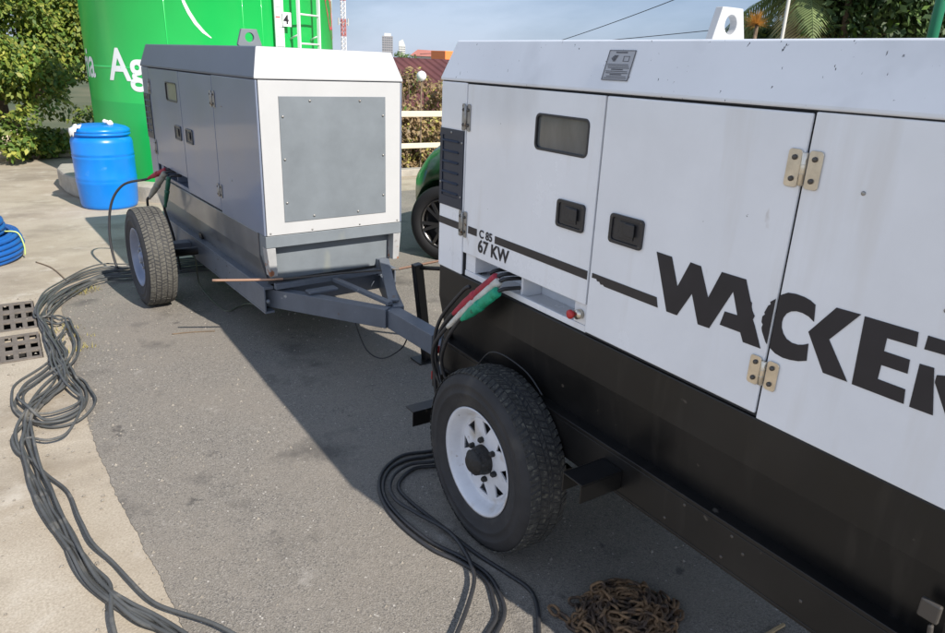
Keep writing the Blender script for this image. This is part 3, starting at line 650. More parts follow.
rnd = random.Random(4)
def rough_edge(P, a, n):
    out = []; w1 = w2 = 0.0; P = spline([(x, y, 0) for x, y in P], 12); acc = 0
    for i in range(len(P)-1):
        p, q = P[i], P[i+1]; m_ = max(1, int((q-p).length/.012)); t = (q-p).normalized(); nn = Vector((-t.y, t.x, 0))
        for k in range(m_): w1 = w1*.96 + rnd.gauss(0, .0014); v = p.lerp(q, k/m_) + nn*(w1 + rnd.uniform(-.0018, .0018)); out.append((v.x, v.y))
    out.append((P[-1].x, P[-1].y)); return out
def jitter(P, a, n):
    out = []
    for i in range(len(P)-1):
        p, q = Vector(P[i]), Vector(P[i+1]); m_ = max(1, int((q-p).length/n))
        for k in range(m_): v = p.lerp(q, k/m_); out.append((v.x + rnd.uniform(-a, a), v.y + rnd.uniform(-a, a)))
    out.append(P[-1]); return out
edge = rough_edge([(.34, .4), (.27, 1.2), (.216, 1.98), (.154, 2.64), (.122, 3.4), (.135, 4.1), (.17, 4.7), (.15, 5.15), (.20, 5.50), (.5, 5.62), (.9, 5.75), (2.6, 6.3)], .0045, .03)
sheet('asphalt', [[(.40, -9), *edge, (4.0, 8.3), (18, 8.4), (18, -9)]], .004, M['asphalt'])
sheet('terrain', [[(-3000, -3000), (3000, -3000), (3000, 3000), (-3000, 3000)]], -4.0, M['terrain'])
dd = sheet('dirt_patch', [[(.0, 4.55), (1.15, 4.55), (1.15, 5.85), (.0, 5.85)]], .009, M['dirt'])
d2 = sheet('dirt_patch', [[(-.55, 5.45), (.35, 5.45), (.35, 6.05), (-.55, 6.05)]], .0085, M['dirt'])
# concrete joints
jt = MB()
for p, q in (((-.9, .5), (-.62, 4.3)),): jt.bar((*p, .001), (*q, .001), .006, .002)
# (joint kept subtle)
tag(jt.build('slab_joint', M['pit']), kind='structure')
# painted kerb line near the railing
tag(MB().box((3.2, 9.42, -.3), (18, 9.598, .10)).build('kerb', M['plinth'], bevel=.01), kind='structure')

# drain grates
def grate(y0, y1, x0=-.63, x1=-.004):
    nx_, ny = 10, 3; g_ = MB(); px = (x1-x0)/nx_; py = (y1-y0)/ny; hx, hy = px*.29, py*.31
    ys = [y0]; 
    for j in range(ny): c = y0+py*(j+.5); ys += [c-hy, c+hy]
    ys.append(y1)
    for j in range(0, len(ys), 2): g_.box((x0, ys[j], -.003), (x1, ys[j+1], .007))
    for j in range(1, len(ys)-1, 2):
        xs = [x0]
        for i in range(nx_): c = x0+px*(i+.5); xs += [c-hx, c+hx]
        xs.append(x1)
        for i in range(0, len(xs), 2): g_.box((xs[i], ys[j]-.0005, -.0025), (xs[i+1], ys[j+1]+.0005, .0065))
    return g_
gf = 'concrete drain covers in the strip by the cables'
tag(grate(4.305, 4.735).build('drain_cover', M['grate'], bevel=.001), 'square holed brown drain cover beside the cable bundle, nearer of the two', 'drain cover', gf)
tag(grate(4.82, 5.395).build('drain_cover', M['grate'], bevel=.001), 'square holed brown drain cover below the blue hose, farther of the two', 'drain cover', gf)
tag(MB().box((X0, 4.736, -.05), (X1-.0005, 4.819, .004)).build('drain_beam', M['concrete']), kind='structure')

# ------------------------------------------------------------------ cables
cab_grp = 'grey power cables of the tangled bundle'
def kinks(P, sd, amp):
    rr = random.Random(sd); ph = [(rr.uniform(0, 6.3), rr.uniform(.22, .9), rr.uniform(.3, 1)) for _ in range(4)]; out = []; L_ = 0
    for i, p in enumerate(P):
        q = P[min(i+1, len(P)-1)] - P[max(i-1, 0)]; n = Vector((-q.y, q.x, 0)); n = n.normalized() if n.length > 1e-6 else n
        if i: L_ += (P[i]-P[i-1]).length
        o = sum(a*math.sin(6.283*L_/w + f) for f, w, a in ph)*amp*.5; out.append(p + n*o + Vector((0, 0, .006*(1 + math.sin(L_*9 + sd)))))
    return out
def lay(pts, z=.012):                                 # photo pixels on the ground -> 3-D path
    return [at(p[0], p[1], p[2] if len(p) > 2 else z) for p in pts]
def cable(name, pts, r, m, label, cat='cable', group=None, n=7, kink=0, sd=0):
    P = spline(pts, n); P = kinks(P, sd, kink) if kink else P
    return tag(MB().tube(P, r, 8).build(name, m), label, cat, group)
def wob(P, off, amp, sd, z=.012):
    rr = random.Random(sd); out = []
    for i, p in enumerate(P):
        x, y = p[0], p[1]; q = P[min(i+1, len(P)-1)]; o_ = P[max(i-1, 0)]; d = Vector((q[0]-o_[0], q[1]-o_[1]))
        d.normalize(); n = Vector((-d.y, d.x)); s = .45 + y/700
        k_ = 1.25 if i < 7 else .72; out.append((x + n.x*off*s*k_ + rr.uniform(-amp, amp)*s*1.3, y + n.y*off*s*.8*k_ + rr.uniform(-amp, amp)*s*1.1, z + .010*rr.random() + (p[2] if len(p) > 2 else 0)))
    return out
top = [(215, 262), (175, 266), (130, 272), (105, 274), (78, 283), (55, 297), (42, 312)]
A1 = top + [(46, 332), (55, 352), (63, 374), (78, 388), (88, 402), (77, 416), (52, 422), (33, 418), (21, 408), (18, 397), (26, 385), (50, 369), (66, 360)]
A2 = top + [(44, 330), (52, 352), (58, 370), (64, 384), (46, 398), (28, 412), (14, 430), (10, 441), (15, 455), (30, 465), (47, 478), (63, 496), (78, 524), (90, 547), (108, 567), (128, 585), (153, 605), (180, 618), (212, 634), (250, 650)]
A3 = top + [(48, 330), (57, 355), (66, 378), (50, 397), (30, 412), (22, 430), (22, 448), (27, 473), (38, 506), (51, 529), (68, 544), (90, 562), (105, 580), (110, 600), (113, 634), (118, 680)]
A4 = top + [(50, 332), (60, 352), (70, 376), (82, 394), (84, 410), (70, 432), (49, 441), (31, 438), (24, 446), (30, 472), (46, 508), (62, 540), (82, 572), (106, 597), (138, 617), (165, 632), (190, 648)]
A5 = top + [(46, 335), (53, 356), (60, 374), (50, 392), (32, 406), (26, 424), (28, 446), (34, 474), (50, 512), (68, 545), (88, 580), (114, 603), (142, 619), (166, 632), (195, 650)]
A6 = top + [(56, 322), (70, 322), (78, 340), (76, 356), (66, 372), (48, 392), (30, 408), (24, 430), (30, 458), (42, 482), (55, 512), (70, 540), (95, 578), (118, 602), (146, 618), (172, 632), (205, 652)]
A7 = top + [(62, 312), (75, 322), (68, 334), (58, 345), (62, 366), (80, 384), (90, 400), (80, 412), (54, 420), (30, 420), (20, 410), (19, 395), (28, 382), (52, 365), (60, 352), (54, 338), (64, 330)]
A8 = top + [(38, 320), (46, 342), (56, 360), (58, 378), (40, 396), (26, 416), (28, 440), (36, 468), (47, 495), (60, 524), (78, 560), (98, 588), (126, 608), (150, 620), (176, 636), (204, 655)]
A9 = top + [(40, 318), (50, 338), (62, 356), (72, 372), (84, 390), (86, 406), (72, 419), (50, 426), (30, 422), (17, 404), (24, 388), (44, 372), (60, 356), (64, 342)]
specs = [(A1, -10, 1.2), (A2, -5, 1.0), (A3, -2, 1.0), (A4, 2, 1.3), (A5, 4, 1.0), (A6, 7, 1.4), (A7, 10, 1.4), (A8, -7, 1.0), (A9, 0, 1.8), (A5, -3, 1.4), (A6, -4, 2.2), (A1, 5, 2.0)]
lab = {1: 'grey cable that bows out farthest left below the bundle loop', 2: 'grey cable ending straight down at the bottom edge of the strip'}
for i, (P, off, amp) in enumerate(specs):
    cable('power_cable', lay(wob(P, off, amp, 10+i, .011 + .005*(i % 4))), .0058 + .0007*(i % 3), M['cable'], 'grey power cable lying in the tangled bundle along the concrete strip', 'cable', cab_grp, 9, .0055, 50+i)

# near generator: four leads from the recess through plugs to the coil on the asphalt
coil_grp = None
def lead(name, plug, tail, plugmat, label, r=.0074, pr=.017, cm=None):
    root_ = MB(); p0, p1 = Vector(plug[0]), Vector(plug[1]); d = (p1-p0).normalized()
    inside = p0 + Vector((.085, -.012, .004))
    path = spline([p1 - d*.02, p1 + d*.03] + [Vector(t) for t in tail], 8)
    root_.tube(path, r, 8); root_.tube(spline([p0 + d*.012, p0 - d*.006 + Vector((.02, 0, .002)), inside], 6), r, 8)
    o = root_.build(name, cm or M['cableblk']); tag(o, label, 'cable')
    if plugmat:
        L_ = (p1-p0).length; pl_ = MB(); prs = [(0, .78), (.02, .98), (.10, 1), (.11, .9), (.14, .9), (.15, 1.0), (.40, 1.0), (.41, .86), (.45, .86), (.46, 1.12), (.53, 1.12), (.54, 1.0), (.72, .98)] + [(.73 + .03*k + .015*(k2), (.94 - .045*k) - .07*k2) for k in range(7) for k2 in (0, 1)] + [(.95, r*1.25/pr), (1.0, r*1.15/pr)]
        pl_.tube([p0 + d*(L_*t) for t, _ in prs], pr, 16, rs=[pr*q for _, q in prs]); pl_.build('plug', plugmat, o)
    return o
gA = lay([(434, 455), (407, 460), (390, 469), (383, 484), (387, 501), (404, 521), (431, 542), (461, 557), (488, 575), (502, 599), (504, 616), (495, 636), (480, 670)], .013)
gB = lay([(436, 461), (412, 464), (396, 473), (390, 486), (396, 500), (418, 514), (448, 531), (465, 552), (474, 575), (470, 599), (456, 636), (440, 670)], .030)
gC = lay([(436, 450), (404, 455), (386, 467), (379, 483), (384, 503), (402, 526), (432, 549), (462, 563), (486, 580), (494, 602), (496, 618), (486, 636), (470, 670)], .012)
gD = lay([(440, 465), (416, 468), (402, 478), (399, 489), (412, 503), (440, 525), (474, 552), (508, 574), (529, 589), (537, 606), (539, 634), (541, 670)], .012)
def hang(e, drop, gx): return [nl(*e), nl(*drop), nl(*gx)]
def tail(a, b, c, g): return [nl(*a), nl(*b), nl(*c), Vector(g[0]) + Vector((.06, .05, .0))] + g
lead('power_lead', (nl(1.715, .928, -.032), nl(1.935, .722, -.075)), tail((2.04, .60, -.075), (2.10, .46, -.05), (2.07, .22, -.02), gA), M['red'], 'black cable with red plug hanging from the white generator')
lead('power_lead', (nl(1.690, .918, -.040), nl(1.958, .660, -.085)), tail((2.06, .53, -.09), (2.085, .40, -.06), (2.00, .20, -.01), gB), M['plugwhite'], 'black cable with white plug hanging from the white generator')
lead('power_lead', (nl(1.668, .890, -.060), nl(1.858, .725, -.085)), tail((1.975, .58, -.085), (2.03, .44, -.06), (1.96, .22, .0), gC), M['plugreen'], 'black cable with green plug hanging from the white generator', pr=.019)
lead('power_lead', (nl(1.78, .925, -.010), nl(1.90, .83, -.04)), tail((2.08, .64, -.05), (2.135, .48, -.04), (2.10, .24, -.04), gD), None, 'plain black cable without coloured plug leaving the white generator recess')
# thin loop of wire over the near tyre
cable('thin_wire', [nl(2.1, .56, -.02), nl(2.08, .42, -.05), nl(1.98, .36, -.06), nl(1.85, .50, -.03), nl(1.72, .63, -.03), nl(1.55, .62, -.01), nl(1.45, .56, .0)], .003, M['cableblk'], 'thin black wire looping above the white rimmed tyre', 'wire')
# far generator leads
dzf = -.042
def flead(plug, tail_, pm, label, r=.0095, pr=.018, cm=None): return lead('power_lead', (fl(*plug[0]), fl(*plug[1])), [fl(*t) for t in tail_], pm, label, r, pr, cm)
flead(((-.02, 1.72, .90), (-.10, 1.88, .825)), [(-.24, 2.04, .76), (-.33, 2.08, .60), (-.36, 2.06, .30), (-.30, 1.95, .03), (-.15, 1.8, .015)], M['red'], 'black cable with red plug arching over the grey rimmed tyre')
flead(((-.04, 1.66, .89), (-.13, 1.80, .70)), [(-.10, 1.95, .50), (-.05, 2.0, .2), (-.05, 1.9, .015)], M['plugbeige'], 'cable with dirty beige plug hanging from the grey generator', pr=.022)
flead(((-.035, 1.60, .87), (-.06, 1.68, .66)), [(-.02, 1.72, .45), (.02, 1.8, .2), (.02, 1.75, .015)], M['plugdark'], 'cable with dark green plug hanging from the grey generator', pr=.016)
cable('hanging_wire', [fl(-.02, 1.25, .42)] + lay([(196, 262, .25), (200, 285, .03), (215, 303, .01), (228, 311, .01), (245, 304, .03)]) + [fl(.05, .22, .38)], .006, M['greenwire'], 'olive wire drooping to the ground under the grey generator', 'wire')
cable('hanging_wire', [fl(.32, -.32, .40), fl(.36, -.36, .26), fl(.42, -.42, .22), fl(.47, -.52, .3), fl(.46, -.60, .40)], .004, M['cableblk'], 'thin black wire looping below the grey tow frame', 'wire')
tag(MB().tube(spline(lay([(36, 262), (52, 268), (66, 280)], .006), 6), .005, 6).build('twine', M['bark']), 'brown string trailing from the blue hose coil', 'string')
# copper pipe across the tow frame, its shaded middle coloured dark
cp = spline([fl(-.21, .205, .562), fl(.10, .045, .566), fl(.4, -.02, .570), fl(.70, -.11, .575)], 8) + [fl(.95, -.15, .60), Vector((2.12, 3.0, .63))]
rod = tag(MB().tube(cp, .006, 8).build('metal_rod', M['bolt']), 'thin copper pipe across the grey tow frame, shaded middle coloured dark', 'rod')
for a, b in ((0, 8), (len(cp)-3, len(cp)-1)): MB().tube([cp[0] + (cp[0]-cp[1])*.01] + cp[a+1:b+1] if a == 0 else cp[a:b+1] + [cp[-1] + (cp[-1]-cp[-2])*.01], .0078, 8).build('lit_copper_end', M['copper'], rod)  # sunlit stretches put in as copper-coloured ends
# prop leg behind the drawbar
pr_ = empty('prop_stand', (1.883, 3.254, 0), 'black steel prop leg with square foot behind the grey drawbar', 'prop stand')
MB().bar((0, 0, .012), (-.075, .0, .595), .05, .05).build('post', M['black'], pr_, bevel=.004)
MB().box((-.08, -.06, .005), (.08, .06, .012)).build('foot_plate', M['black'], pr_, bevel=.002)
MB().tube([(-.08, 0, .575), (.20, -.30, .60)], .012, 8).build('handle', M['black'], pr_)

# chain heap
def link(mb, c, t, nrm, L=.056, Wd=.036, r=.0052):
    t = t.normalized(); s_ = (nrm - t*nrm.dot(t)).normalized(); pts = []
    h = L/2-Wd/2; q = Wd/2-r
    for k in range(6): a = -PI/2 + PI*k/5; pts.append(c + t*(h+q*math.cos(a)) + s_*(q*math.sin(a)))
    for k in range(6): a = PI/2 + PI*k/5; pts.append(c + t*(-h+q*math.cos(a)) + s_*(q*math.sin(a)))
    mb.tube(pts, r, 6, closed=True)
ch = MB(); rc = random.Random(12)
def strand(P, lift=0.0):
    path = spline(P, 40); i0 = path[0]; acc = 0; cnt = 0; last = path[0]
    for i in range(1, len(path)):
        acc += (path[i]-path[i-1]).length
        if acc >= .041:
            acc = 0; t = path[i]-last; last = path[i]
            if t.length < 1e-4: continue
            up = Vector((rc.uniform(-.5, .5), rc.uniform(-.5, .5), 1)); side = t.cross(up)
            link(ch, path[i] + Vector((0, 0, .004*rc.random())), t + Vector((rc.uniform(-.008, .008), rc.uniform(-.008, .008), rc.uniform(-.004, .004))), (up if cnt % 2 else side)); cnt += 1
strand(lay([(546, 603), (552, 609), (560, 616), (570, 622), (578, 630), (590, 634), (604, 628), (616, 634), (630, 630), (640, 640), (600, 650), (560, 645)], .014))
strand(lay([(566, 616), (580, 620), (590, 628), (600, 622), (612, 628), (622, 622)], .018))
heap_c = at(622, 622, 0)
hp = []
for k in range(62):
    a = k*2.05 + rc.uniform(-.5, .5); ra = .175*math.sqrt(rc.random()); hgt = max(.012, .055*(1 - ra/.18)*(k/62) + .014)
    hp.append(heap_c + Vector((ra*math.cos(a)*1.05 + .02, ra*math.sin(a)*.95, hgt)))
strand(hp[:62])
strand([at(597, 582, .05), at(604, 592, .05), at(612, 600, .05), at(630, 606, .045), at(650, 606, .04), at(668, 612, .02), at(676, 622, .014)])
strand([at(586, 592, .04), at(598, 588, .055), at(608, 600, .055), at(600, 612, .045), at(618, 616, .05), at(640, 612, .045), at(655, 622, .04), at(670, 632, .014), at(640, 645, .014)])
tag(ch.build('chain', M['rust']), 'rusty iron chain heaped on the asphalt beside the generator wheel', 'chain')
st_ = lay([(764, 636), (784, 625)], .010); tag(MB().bar(st_[0], st_[1] + Vector((0, 0, .002)), .010, .008).build('wood_stick', M['wood'], bevel=.001), 'short pale wooden stick on shaded ground near the black rail', 'stick')
sl = lay([(172, 334), (215, 331)], .008); tag(MB().tube(spline([sl[0], (sl[0]+sl[1])/2 + Vector((0, .01, 0)), sl[1]], 5), .004, 5).build('dry_twig', M['bark']), 'thin dark twig lying on sunlit asphalt', 'twig')
# pebbles / litter
pb_ = MB(); rp = random.Random(21)
for k in range(900):
    x, y = rp.uniform(.0, 2.6), rp.uniform(1.2, 5.4); s = rp.choice((.003, .004, .005, .007)); 
    if rp.random() < .25: x, y = rp.uniform(-.3, .4), rp.uniform(1.8, 5.5)
    vs = [Vector((rp.uniform(-1, 1), rp.uniform(-1, 1), rp.uniform(0, 1))) * s for _ in range(6)]
    pb_.add([Vector((x, y, .004)) + Vector(v) for v in ((-s, -s*.6, 0), (s, -s*.7, 0), (s*.8, s, 0), (-s*.7, s*.8, 0))] + [Vector((x, y, .004 + s*1.1)) + Vector((rp.uniform(-.4, .4)*s, rp.uniform(-.4, .4)*s, 0))], [(0, 1, 4), (1, 2, 4), (2, 3, 4), (3, 0, 4)])
tag(pb_.build('gravel', M['grit']), kind='stuff', label='loose pale grit scattered on the asphalt', cat='gravel')
gt = MB()
for k in range(160):
    c = at(*random.choice(((86, 292), (90, 290), (80, 294), (78, 350), (66, 330), (79, 338))), .005) + Vector((rp.gauss(0, .05), rp.gauss(0, .03), 0)); a = rp.uniform(0, 6.28); l = rp.uniform(.02, .06); w_ = .003
    d = Vector((math.cos(a), math.sin(a), 0)); n = Vector((-d.y, d.x, 0))*w_
    gt.add([c-n, c+n, c + d*l*.7 + Vector((0, 0, l*.6))], [(0, 1, 2)])
tag(gt.build('dry_grass', M['grasstuft']), kind='stuff', label='dry yellow grass wisps beside the cable bundle', cat='grass')

# ------------------------------------------------------------------ barrel
bc = Vector((.89, 8.64, 0))
br_ = empty('plastic_barrel', bc, 'bright blue plastic barrel standing between tank and grey generator', 'barrel')
prof = [(0, .262), (.012, .276), (.03, .282), (.05, .288), (.27, .302), (.285, .306), (.30, .302), (.31, .303), (.33, .306), (.345, .302), (.53, .304), (.552, .309), (.566, .300), (.575, .309), (.592, .304), (.70, .304), (.735, .296), (.758, .272), (.768, .262), (.778, .266)]
MB().lathe(prof, (0, 0, 0), 'z', 56, cap0=True).build('shell', M['blue'], br_)
lid = [(.770, .268), (.776, .288), (.79, .293), (.80, .290), (.803, .285), (.806, .290), (.825, .292), (.84, .288), (.862, .255), (.88, .19), (.885, .08), (.885, .004)]
MB().lathe(lid, (0, 0, 0), 'z', 56, cap1=True).build('lid', M['blue'], br_)
rg = MB(); rr_ = random.Random(2); g_ = []
path = [(-.21, -.10, .872), (-.255, -.14, .848), (-.285, -.17, .82), (-.292, -.17, .77)]
for i in range(13):
    for j in range(5):
        t = i/12; p = spline(path, 12)[min(36, int(t*36))]; wd = (.055 if t < .6 else .055-.075*(t-.6)); s = (j-2)/2
        g_.append(Vector(p) + Vector((wd*s*.5, -wd*s*.9, .012*math.sin(i*1.3+j*2) + .010)))
rg.smooth = True; rg.add(g_, [(i*5+j, i*5+j+1, (i+1)*5+j+1, (i+1)*5+j) for i in range(12) for j in range(4)])
o = rg.build('white_rag', M['rag']); o.location = bc; so = o.modifiers.new('s', 'SOLIDIFY'); so.thickness = .006
tag(o, 'crumpled white rag draped over the left edge of barrel lid', 'rag')
o = MB()
for k in range(5): o.lathe([(-.022, .003), (-.012, .018), (0, .024), (.014, .018), (.024, .002)], (.07 + .03*math.cos(k*1.7), -.12 + .03*math.sin(k*1.7), .895 + .012*(k % 3)), 'z', 10)
o = o.build('crumpled_cloth', M['rag']); o.location = bc; tag(o, 'small crumpled white cloth ball on top of the barrel lid', 'cloth')

# ------------------------------------------------------------------ tank
TC, TRd = Vector((2.476, 9.895, 0)), 1.5
tk = empty('storage_tank', (TC.x, TC.y, 0), 'tall bright green cylindrical storage tank with white lettering and ladder', 'tank')
zband = cyl(128, 103, TC, TRd)[1]
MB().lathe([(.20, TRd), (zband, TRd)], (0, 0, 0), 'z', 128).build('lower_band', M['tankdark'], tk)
MB().lathe([(zband, TRd), (3.05, TRd), (3.07, TRd+.03), (3.11, TRd+.03), (3.15, TRd), (3.4, .7), (3.45, .02)], (0, 0, 0), 'z', 128).build('shell', M['tank'], tk)
zseam = cyl(110, 67, TC, TRd)[1]
sm_ = MB(); sm_.lathe([(zseam-.012, TRd), (zseam-.004, TRd+.004), (zseam+.004, TRd+.004), (zseam+.012, TRd)], (0, 0, 0), 'z', 128)
for px in (165, 243, 262):
    a = cyl(px, 20, TC, TRd)[0]; v = Vector((math.cos(a), math.sin(a), 0)); sm_.tube([v*TRd + Vector((0, 0, .2)), v*TRd + Vector((0, 0, 3.04))], .006, 6)
sm_.build('weld_seam', M['tank'], tk)
def wrap(pts, lift): # list of (angle,z)
    return [((TRd+lift)*math.cos(a), (TRd+lift)*math.sin(a), z) for a, z in pts]
def tank_text(body, px, py, size, off, squeeze=1.0):
    a0, z0 = cyl(px, py, TC, TRd); me = text_geo(body, size, off, .0)
    bm = bmesh.new(); bm.from_mesh(me); bmesh.ops.triangulate(bm, faces=bm.faces)
    for _ in range(2): bmesh.ops.subdivide_edges(bm, edges=[e for e in bm.edges if e.calc_length() > .03], cuts=1); bmesh.ops.triangulate(bm, faces=bm.faces)
    for v in bm.verts:
        a = a0 + v.co.x*squeeze/TRd; v.co = Vector(((TRd+.004)*math.cos(a), (TRd+.004)*math.sin(a), z0 + v.co.y))
    bm.to_mesh(me); bm.free(); me.materials.clear(); me.materials.append(M['tankwhite']); o = bpy.data.objects.new('lettering', me); COL.objects.link(o); o.parent = tk; return o
tank_text('Ag', 111, 79, .475, .010)
tank_text('ria', 73.2, 75, .475, .006, 1.0)
arc = []
for px, py in ((181, -6), (184, 2), (189, 12), (196, 23), (204, 32), (211.5, 38)): arc.append(cyl(px, py, TC, TRd))
ar = MB(); n = len(arc); L_ = []
for i, (a, z) in enumerate(arc):
    w_ = (.020, .026, .03, .03, .025, .008)[i]; L_.append((a - w_*.4, z - w_*.4)); 
R_ = [(a + (.020, .026, .03, .03, .025, .008)[i]*.3, z + (.020, .026, .03, .03, .025, .008)[i]*.3) for i, (a, z) in enumerate(arc)]
ar.add(wrap(L_, .004) + wrap(R_, .004), [(i, i+1, n+i+1, n+i) for i in range(n-1)]); ar.build('emblem_stroke', M['tankwhite'], tk)
# red and white emblem edge on the right flank
for nm, m_, xs in (('emblem_red', M['tankred'], ((324.5, 0), (327, 15), (329.5, 30), (331.5, 40))),):
    pts = [cyl(*p, TC, TRd) for p in xs]; az = pts[-1]; q = MB(); lo = [(a, z) for a, z in pts]; hi = [(a + .16 + .03*math.sin(i*2.3), z + .03) for i, (a, z) in enumerate(pts)]
    top_ = (pts[0][0] - .10, pts[0][1] + .5); lo = [top_] + lo; hi = [(top_[0] + .22, top_[1])] + hi
    q.add(wrap(lo, .004) + wrap(hi, .004), [(i, i+1, len(lo)+i+1, len(lo)+i) for i in range(len(lo)-1)]); q.build(nm, m_, tk)
    hi2 = [(a + .9, z) for a, z in hi]; q = MB()
    for i in range(len(hi)-1):
        for k in range(6): q.add(wrap([(hi[i][0] + .15*k, hi[i][1]), (hi[i][0] + .15*(k+1), hi[i][1]), (hi[i+1][0] + .15*(k+1), hi[i+1][1]), (hi[i+1][0] + .15*k, hi[i+1][1])], .0045), [(0, 1, 2, 3)])
    q.build('emblem_white', M['tankwhite'], tk)
# ladder, standing off the wall
def off_pt(px, d, z):
    a, _ = cyl(px, 20, TC, TRd+d); return Vector(((TRd+d)*math.cos(a), (TRd+d)*math.sin(a), z))
ld = MB(); pa, pb2 = off_pt(298.5, .16, 0), off_pt(318.5, .13, 0)
for p in (pa, pb2): ld.bar(p + Vector((0, 0, .25)), p + Vector((0, 0, 3.4)), .036, .022, (pb2-pa))
z15 = cyl(308, 15, TC, TRd+.15)[1]; z44 = cyl(308, 44, TC, TRd+.15)[1]; dzr = z15 - z44; zz = z44 - 5*dzr
while zz < 3.3:
    if zz > .3: ld.tube([pa + Vector((0, 0, zz)), pb2 + Vector((0, 0, zz))], .011, 8)
    zz += dzr
for z_ in (z44 + .1, z15 + .45, z44 - .6):
    for p in (pa, pb2):
        q = p.copy(); q.z = 0; q = q.normalized()*TRd; ld.tube([p + Vector((0, 0, z_)), q + Vector((0, 0, z_-.05))], .010, 6)
ld.build('ladder', M['ladder'], tk)
gp = off_pt(279, .05, 0); gd = Vector((gp.x, gp.y, 0)).normalized(); gs = Vector((-gd.y, gd.x, 0))
gb = MB(); gb.bar(gp + Vector((0, 0, .4)), gp + Vector((0, 0, 3.0)), .115, .02, gd)
gauge = gb.build('level_gauge', M['ladder'], tk, bevel=.002)
tkk = MB(); z4 = cyl(279, 17, TC, TRd+.05)[1]
for k in range(-12, 7):
    tkk.mi = 1 if k % 10 == 0 else 0; w_ = .10 if k % 10 else .06; p = gp + gd*.011 + Vector((0, 0, z4 + k*dzr*.33)) - gs*(.0 if k % 10 else .02); tkk.bar(p - gs*w_/2, p + gs*w_/2, .003, .004 if k % 10 else .014, (0, 0, 1))
tkk.build('scale_mark', [M['plategrey'], M['tankred']], gauge)
pl2 = MB(); pc = gp + gd*.03 + gs*.085 + Vector((0, 0, z4 - .02)); pl2.bar(pc - gs*.055, pc + gs*.055, .004, .15, (0, 0, 1)); pl2.build('number_plate', M['tankwhite'], gauge)
me = text_geo('4', .13, .004, .001)
for v in me.vertices: v.co = pc + gs*(v.co.x - .045) + gd*(.004 + v.co.z) + Vector((0, 0, v.co.y - .045))
me.materials.clear(); me.materials.append(M['decal']); o = bpy.data.objects.new('numeral', me); COL.objects.link(o); o.parent = gauge
pln = MB(); pln.lathe([(0, 1.70), (.17, 1.70), (.20, 1.67), (.20, .5)], (TC.x, TC.y, 0), 'z', 96, smooth=False); tag(pln.build('concrete_plinth', M['plinth']), 'round grey concrete plinth under the green tank', 'plinth')

blk = [(.56, 10.45), (.50, 10.1), (.53, 9.6), (.60, 9.25), (.70, 9.08), (.86, 9.02), (1.05, 9.10), (1.0, 9.6), (.86, 10.1), (.84, 10.45)]
tag(MB().prism(blk, 0, .235, 'z').build('concrete_block', M['plinth'], bevel=.03), 'rounded low concrete block end left of the blue barrel', 'concrete block')
tag(MB().bar((.72, 9.75, .245), (.78, 9.95, .245), .03, .02).build('metal_cleat', M['bark']), 'small rusty cleat on top of the rounded concrete block', 'cleat')
# ------------------------------------------------------------------ hose coils
def coil(name, c, rings, r, tilt, label, tieang=None):
    root_ = empty(name, c, label, 'hose', 0, 'coils of blue hose on the concrete'); path = []
    for i, (R, z) in enumerate(rings):
        R2, z2 = rings[min(i+1, len(rings)-1)]
        for k in range(40):
            t = k/40; a = 2*PI*t; RR = R + (R2-R)*t; Z = z + (z2-z)*t; path.append(Vector((RR*math.cos(a), RR*math.sin(a)*.97, Z + RR*math.cos(a)*tilt[0] + RR*math.sin(a)*tilt[1])))
    MB().tube(path, r, 8).build('hose', M['hose'], root_)
    if tieang is not None:
        a = tieang; R = max(x[0] for x in rings) + r + .006; zs_ = [x[1] for x in rings]; d = Vector((math.cos(a), math.sin(a)*.97, 0)); tl = R*math.cos(a)*tilt[0] + R*math.sin(a)*tilt[1]
        P = [d*(R-.12) + Vector((0, 0, zs_[-1]+r+.01+tl)), d*(R-.03) + Vector((0, 0, zs_[-1]+r*.8+tl)), d*R + Vector((0, 0, (zs_[0]+zs_[-1])/2+tl)), d*(R-.005) + Vector((0, 0, zs_[0]+tl))]
        MB().tube(spline(P, 6), .006, 6).build('tie', M['hosetie'], root_)
    return root_
hc = Vector((-.43, 6.72, 0))
coil('hose_coil', hc + Vector((.03, 0, .0)), [(.34, .03), (.38, .035), (.395, .075), (.40, .115), (.39, .155), (.375, .195), (.34, .20)], .021, (.02, .05), 'lower blue hose coil resting on the concrete with pale tie', -.30)
coil('hose_coil', hc + Vector((-.03, 0, .0)), [(.30, .262), (.345, .262), (.35, .302), (.34, .342), (.32, .38), (.29, .415), (.25, .44), (.20, .452)], .021, (-.10, .04), 'upper blue hose coil stacked on another coil')

# ------------------------------------------------------------------ railing, walls
def railing(x0, x1, y, name, label, posts):
    root_ = empty(name, (x0, y, 0), label, 'railing')
    MB().box((0, -.03, .86), (x1-x0, .03, .945)).build('top_rail', M['cream'], root_, bevel=.01)
    MB().box((0, -.03, .40), (x1-x0, .03, .475)).build('lower_rail', M['cream'], root_, bevel=.01)
    x = posts[0]
    while x < x1 - x0: MB().box((x-.045, -.04, -.02), (x+.045, .04, .93)).build('post', M['cream'], root_, bevel=.008); x += posts[1]
railing(3.3, 18, 9.52, 'yard_railing', 'cream two bar railing behind the green car and generators', (.6, 2.4))
tag(MB().box((-9, 12.95, 0), (1.3, 13.12, .42)).build('low_wall', M['beigewall'], bevel=.01), 'low beige wall behind shrubs under the leafy tree', 'wall')

